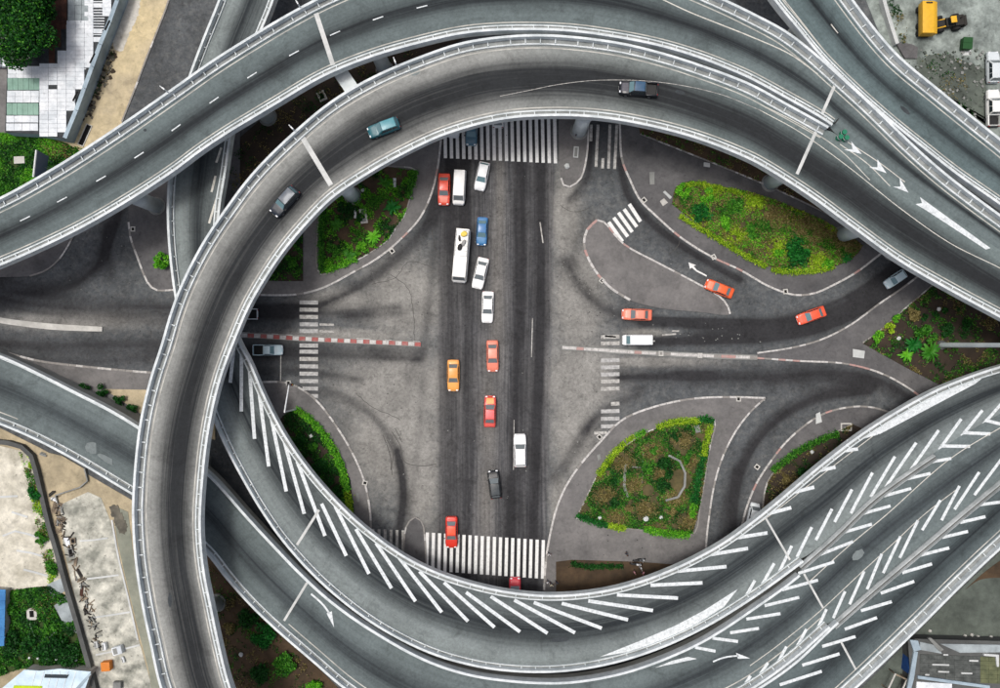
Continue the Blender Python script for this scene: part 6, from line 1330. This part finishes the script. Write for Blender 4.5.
# traffic signal on a mast arm by the left stop line
def signal():
    x, y, _ = P(297, 409); root = empty('traffic_signal', (x, y, .1)); tag(root, 'white mast-arm traffic signal above the crescent bed corner', 'traffic signal'); h = 6.3
    A = np.array(P(284.5, 412, h)); B = np.array(P(289, 385, h)); b = MB(); b.tube((x, y, .1), (A[0], A[1], h), .13, .10, 10); b.build('pole', ['steel_white'], root, True)
    b = MB(); b.tube(A, B, .10, .08, 8); b.build('mast_arm', ['steel_white'], root, True)
    hb = MB(); hb.box(B[0]-.28, B[0]+.28, B[1]-.16, B[1]+.16, h-1.1, h+.05); s_ = hb.build('signal_head', ['trim_black'], root, True)
    for k_, m in enumerate(('lamp_red', 'tarp_yellow', 'bin_green')):
        b = MB(); b.tube((B[0]+.28, B[1], h-.25-k_*.33), (B[0]+.34, B[1], h-.25-k_*.33), .12, n=12); b.build('lens', [m], s_)
    b = MB(); b.tube((x, y, .05), (x, y, .3), .35, .3, 10); b.build('footing', ['concrete_grey'], root, True)
signal()
# high lighting mast at the right
def mast():
    x, y, _ = P(940, 345); root = empty('lighting_mast', (x, y, .1)); tag(root, 'tall pale lighting mast rising from the triangular right bed', 'lamp mast'); b = MB(); b.tube((0, 0, 0), (0, 0, 25), .36, .22, 14); b.build('pole', ['pier_concrete'], root, smooth=False)
    b = MB(); b.tube((0, 0, -.1), (0, 0, .4), .8, .65, 14); b.build('footing', ['concrete_dark'], root); b = MB(); b.tube((0, 0, 24.6), (0, 0, 24.9), .9, .9, 14); hd_ = b.build('lamp_ring', ['steel'], root)
    for i in range(6): t = i*1.047; b = MB(); b.box(.9*math.cos(t)-.22, .9*math.cos(t)+.22, .9*math.sin(t)-.22, .9*math.sin(t)+.22, 24.4, 24.6); b.build('lamp_head', ['steel_white'], hd_)
mast()
# lamp posts on the upper decks (short white arms outside the parapets)
def deck_lamp(px, base, z, label):
    x, y, _ = P(*base, z); root = empty('lamp_post', (x, y, z)); tag(root, label, 'lamp post', 'lamp posts on the viaduct edges'); h = 2.3
    A = np.array(P(*px, z+h)); b = MB(); b.tube((x, y, z), (x, y, z+h), .09, .06, 8); b.build('pole', ['steel_white'], root, True)
    T_ = np.array([x, y, z+h]); b = MB(); b.tube(T_, T_+np.array([-x, -y, 0])/math.hypot(x, y)*.5, .05, .05, 6); b.build('arm', ['steel_white'], root, True); e = T_+np.array([-x, -y, 0])/math.hypot(x, y)*.5
    b = MB(); b.box(e[0]-.2, e[0]+.2, e[1]-.08, e[1]+.08, z+h-.08, z+h+.06, 0, math.atan2(-y, -x)); b.build('lamp_head', ['steel_white'], root, True)
deck_lamp((0,0), (294,130), ZA+.9, 'white lamp post on the ring viaduct parapet beside the wide joint')
deck_lamp((0,0), (168,92), ZB+.9, 'white lamp post on the outer viaduct parapet above the dirt verge')
deck_lamp((0,0), (396,64), ZA+.9, 'white lamp post on the ring viaduct between the two upper decks')
deck_lamp((0,0), (300,7), ZB+.9, 'white lamp post on the outer viaduct at the top edge')
# crash cushion at the gore
def cushion():
    x, y, _ = P(841, 137, ZA); root = empty('crash_cushion', (x, y, ZA+.01), R(-38)); tag(root, 'green crash cushion drums at the split of the two upper viaducts', 'crash cushion'); plain('drum_green', (24,116,84), .5)
    for i, (dx, dy) in enumerate(((.45, 0), (-.2, .36), (-.2, -.36))):
        b = MB(); b.tube((dx, dy, 0), (dx, dy, .95), .34, .30, 14); d_ = b.build('drum', ['drum_green'], root); b = MB(); b.tube((dx, dy, .55), (dx, dy, .72), .33, .32, 14, caps=False); b.build('band', ['paint_white'], d_)
    b = MB(); b.tube((-1.9, .5, 0), (-1.9, .5, 1.6), .05); b.box(-1.95, -1.86, .15, .85, 1.1, 1.7); b.build('marker_board', ['trim_black'], root)
cushion()
# ------------------------------------------------------------------ people and motorcycles
def person_mesh():
    J = {'pel': (0, 0, .95), 'wai': (0, 0, 1.10), 'che': (.01, 0, 1.32), 'nec': (.01, 0, 1.50), 'hd0': (.025, 0, 1.58), 'hd1': (.02, 0, 1.70)}
    names = list(J); P_ = [J[k] for k in names]; Rd = [.15, .135, .155, .06, .09, .085]; Ed = [(0,1),(1,2),(2,3),(3,4),(4,5)]
    for sg in (-1, 1):
        k = len(P_); P_ += [(.0, sg*.19, 1.42), (-.03, sg*.25, 1.16), (.12, sg*.24, .96), (.17, sg*.23, .88)]; Rd += [.062, .048, .038, .04]; Ed += [(2, k), (k, k+1), (k+1, k+2), (k+2, k+3)]
        k = len(P_); fx = .12*sg; P_ += [(0, sg*.09, .88), (fx*.6+.03, sg*.10, .50), (fx, sg*.10, .10), (fx+.14, sg*.11, .05)]; Rd += [.09, .062, .045, .045]; Ed += [(0, k), (k, k+1), (k+1, k+2), (k+2, k+3)]
    me = bpy.data.meshes.new('body_rig'); me.from_pydata(P_, Ed, []); o = bpy.data.objects.new('body_rig', me); COL.objects.link(o)
    md_ = o.modifiers.new('skin', 'SKIN'); md_.use_smooth_shade = True
    for i, sv in enumerate(me.skin_vertices[0].data): sv.radius = (Rd[i], Rd[i]); sv.use_root = (i == 0)
    o.modifiers.new('sub', 'SUBSURF').levels = 1
    dg = bpy.context.evaluated_depsgraph_get(); out = bpy.data.meshes.new_from_object(o.evaluated_get(dg)); bpy.data.objects.remove(o)
    return out
PB = person_mesh(); plain('skin', (112,78,58), .6); plain('hair', (24,20,18), .8); plain('trouser', (52,56,72), .8)
SH = [plain('shirt_%d' % i, c, .8) for i, c in enumerate(((226,226,224),(54,60,70),(206,150,156),(190,60,60),(220,214,190)))]
def person(px, py, rot, sh, label, z=.13):
    me = PB.copy(); me.name = 'person'; me.materials.clear()
    for m in (SH[sh], MATS['trouser'], MATS['skin'], MATS['hair'], MATS['trim_black']): me.materials.append(m)
    mi = []
    for p in me.polygons:
        c = p.center; k = 0
        if c.z < .10: k = 4
        elif c.z < .96 and abs(c.y) < .2: k = 1
        if c.z > 1.50: k = 2
        if c.z > 1.66 or (c.z > 1.57 and c.x < .0): k = 3
        if abs(c.y) > .2 and c.z < 1.2: k = 2
        mi.append(k)
    me.polygons.foreach_set('material_index', np.array(mi, np.int32)); x, y, _ = P(px, py, z+.9); o = obj('person', me); o.location = (x, y, z); o.rotation_euler = (0, 0, R(rot)); tag(o, label, 'person', 'pedestrians near the lower crosswalk')
    return o
person(549,554.5,90,0,'person in a white top at the right end of the lower crosswalk'); person(548,582.5,60,0,'person in a white top, left of the group under the viaduct edge'); person(551.5,585,80,4,'person in a cream top in the middle of the group under the viaduct edge'); person(557,583,120,1,'person in a dark top, right of the group under the viaduct edge')
person(627,554,200,1,'person in dark clothes standing left of the motorcycle'); person(634.5,572.5,30,2,'person in a pink top below the motorcycle'); person(641,568.5,200,0,'person in a white top just below the motorcycle'); person(643,573,160,2,'person in a pink top, rightmost below the motorcycle')
person(577,134.5,-60,1,'person in dark clothes at the pier of the narrow upper island')
def motorcycle(px, rot, label, c):
    x, y, _ = P(*px, .5); root = empty('motorcycle', (x, y, .13), R(rot)); tag(root, label, 'motorcycle', 'parked motorcycles'); m = carpaint('moto_%s' % label[:6], c)
    for xx in (-.62, .64):
        b = MB(); b.tube((xx, -.06, .29), (xx, .06, .29), .29, n=16); w_ = b.build('wheel', ['rubber'], root); b = MB(); b.tube((xx, -.07, .29), (xx, .07, .29), .16, n=12); b.build('rim', ['rim_metal'], w_)
    b = MB(); b.tube((-.62, 0, .3), (.2, 0, .62), .06); b.tube((.2, 0, .62), (.64, 0, .3), .05); b.box(-.22, .25, -.14, .14, .22, .52); b.build('frame', ['trim_black'], root)
    b = MB(); b.box(-.02, .38, -.13, .13, .66, .86); obj('tank', recalc(newmesh('tank', b.v, b.f, [m]), 40, .06), root); b = MB(); b.box(-.75, 0, -.12, .12, .66, .76); obj('seat', recalc(newmesh('seat', b.v, b.f, ['trim_black']), 40, .04), root)
    b = MB(); b.tube((.42, -.34, .98), (.42, .34, .98), .025); b.tube((.42, 0, .98), (.62, 0, .4), .03); b.build('handlebar', ['steel'], root); b = MB(); b.tube((.52, 0, .84), (.62, 0, .84), .09, n=10); b.build('headlight', ['lamp_clear'], root)
motorcycle((639,560), 8, 'dark motorcycle parked on the pavement below the kite-shaped bed', (60,62,66)); motorcycle((636,564), -6, 'white motorcycle parked beside the dark one', (190,192,194))

# litter and spots over the junction (uncountable)
b = MB()
for cx, cy, rx, ry, n in ((585,310,22,40,90),(580,400,22,60,60),(400,300,35,30,30),(400,420,40,60,50),(690,333,60,8,40),(660,150,30,30,25),(660,280,50,18,30),(640,545,60,12,25),(500,340,50,200,40),(110,260,40,30,25),(720,230,80,40,10)):
    for i in range(n):
        px, py = random.gauss(cx, rx*.6), random.gauss(cy, ry*.6); z = .135 if py > 530 else .012; x, y, _ = P(px, py, z); s_ = random.uniform(.03, .09); b.box(x-s_, x+s_, y-s_*.7, y+s_*.7, z-.01, z+.03, random.choice((0, 0, 1)), random.uniform(0, 3))
tag(b.build('litter', ['concrete_grey', 'trim_black']), 'small scattered litter and grit on the junction asphalt', 'litter', kind='stuff')
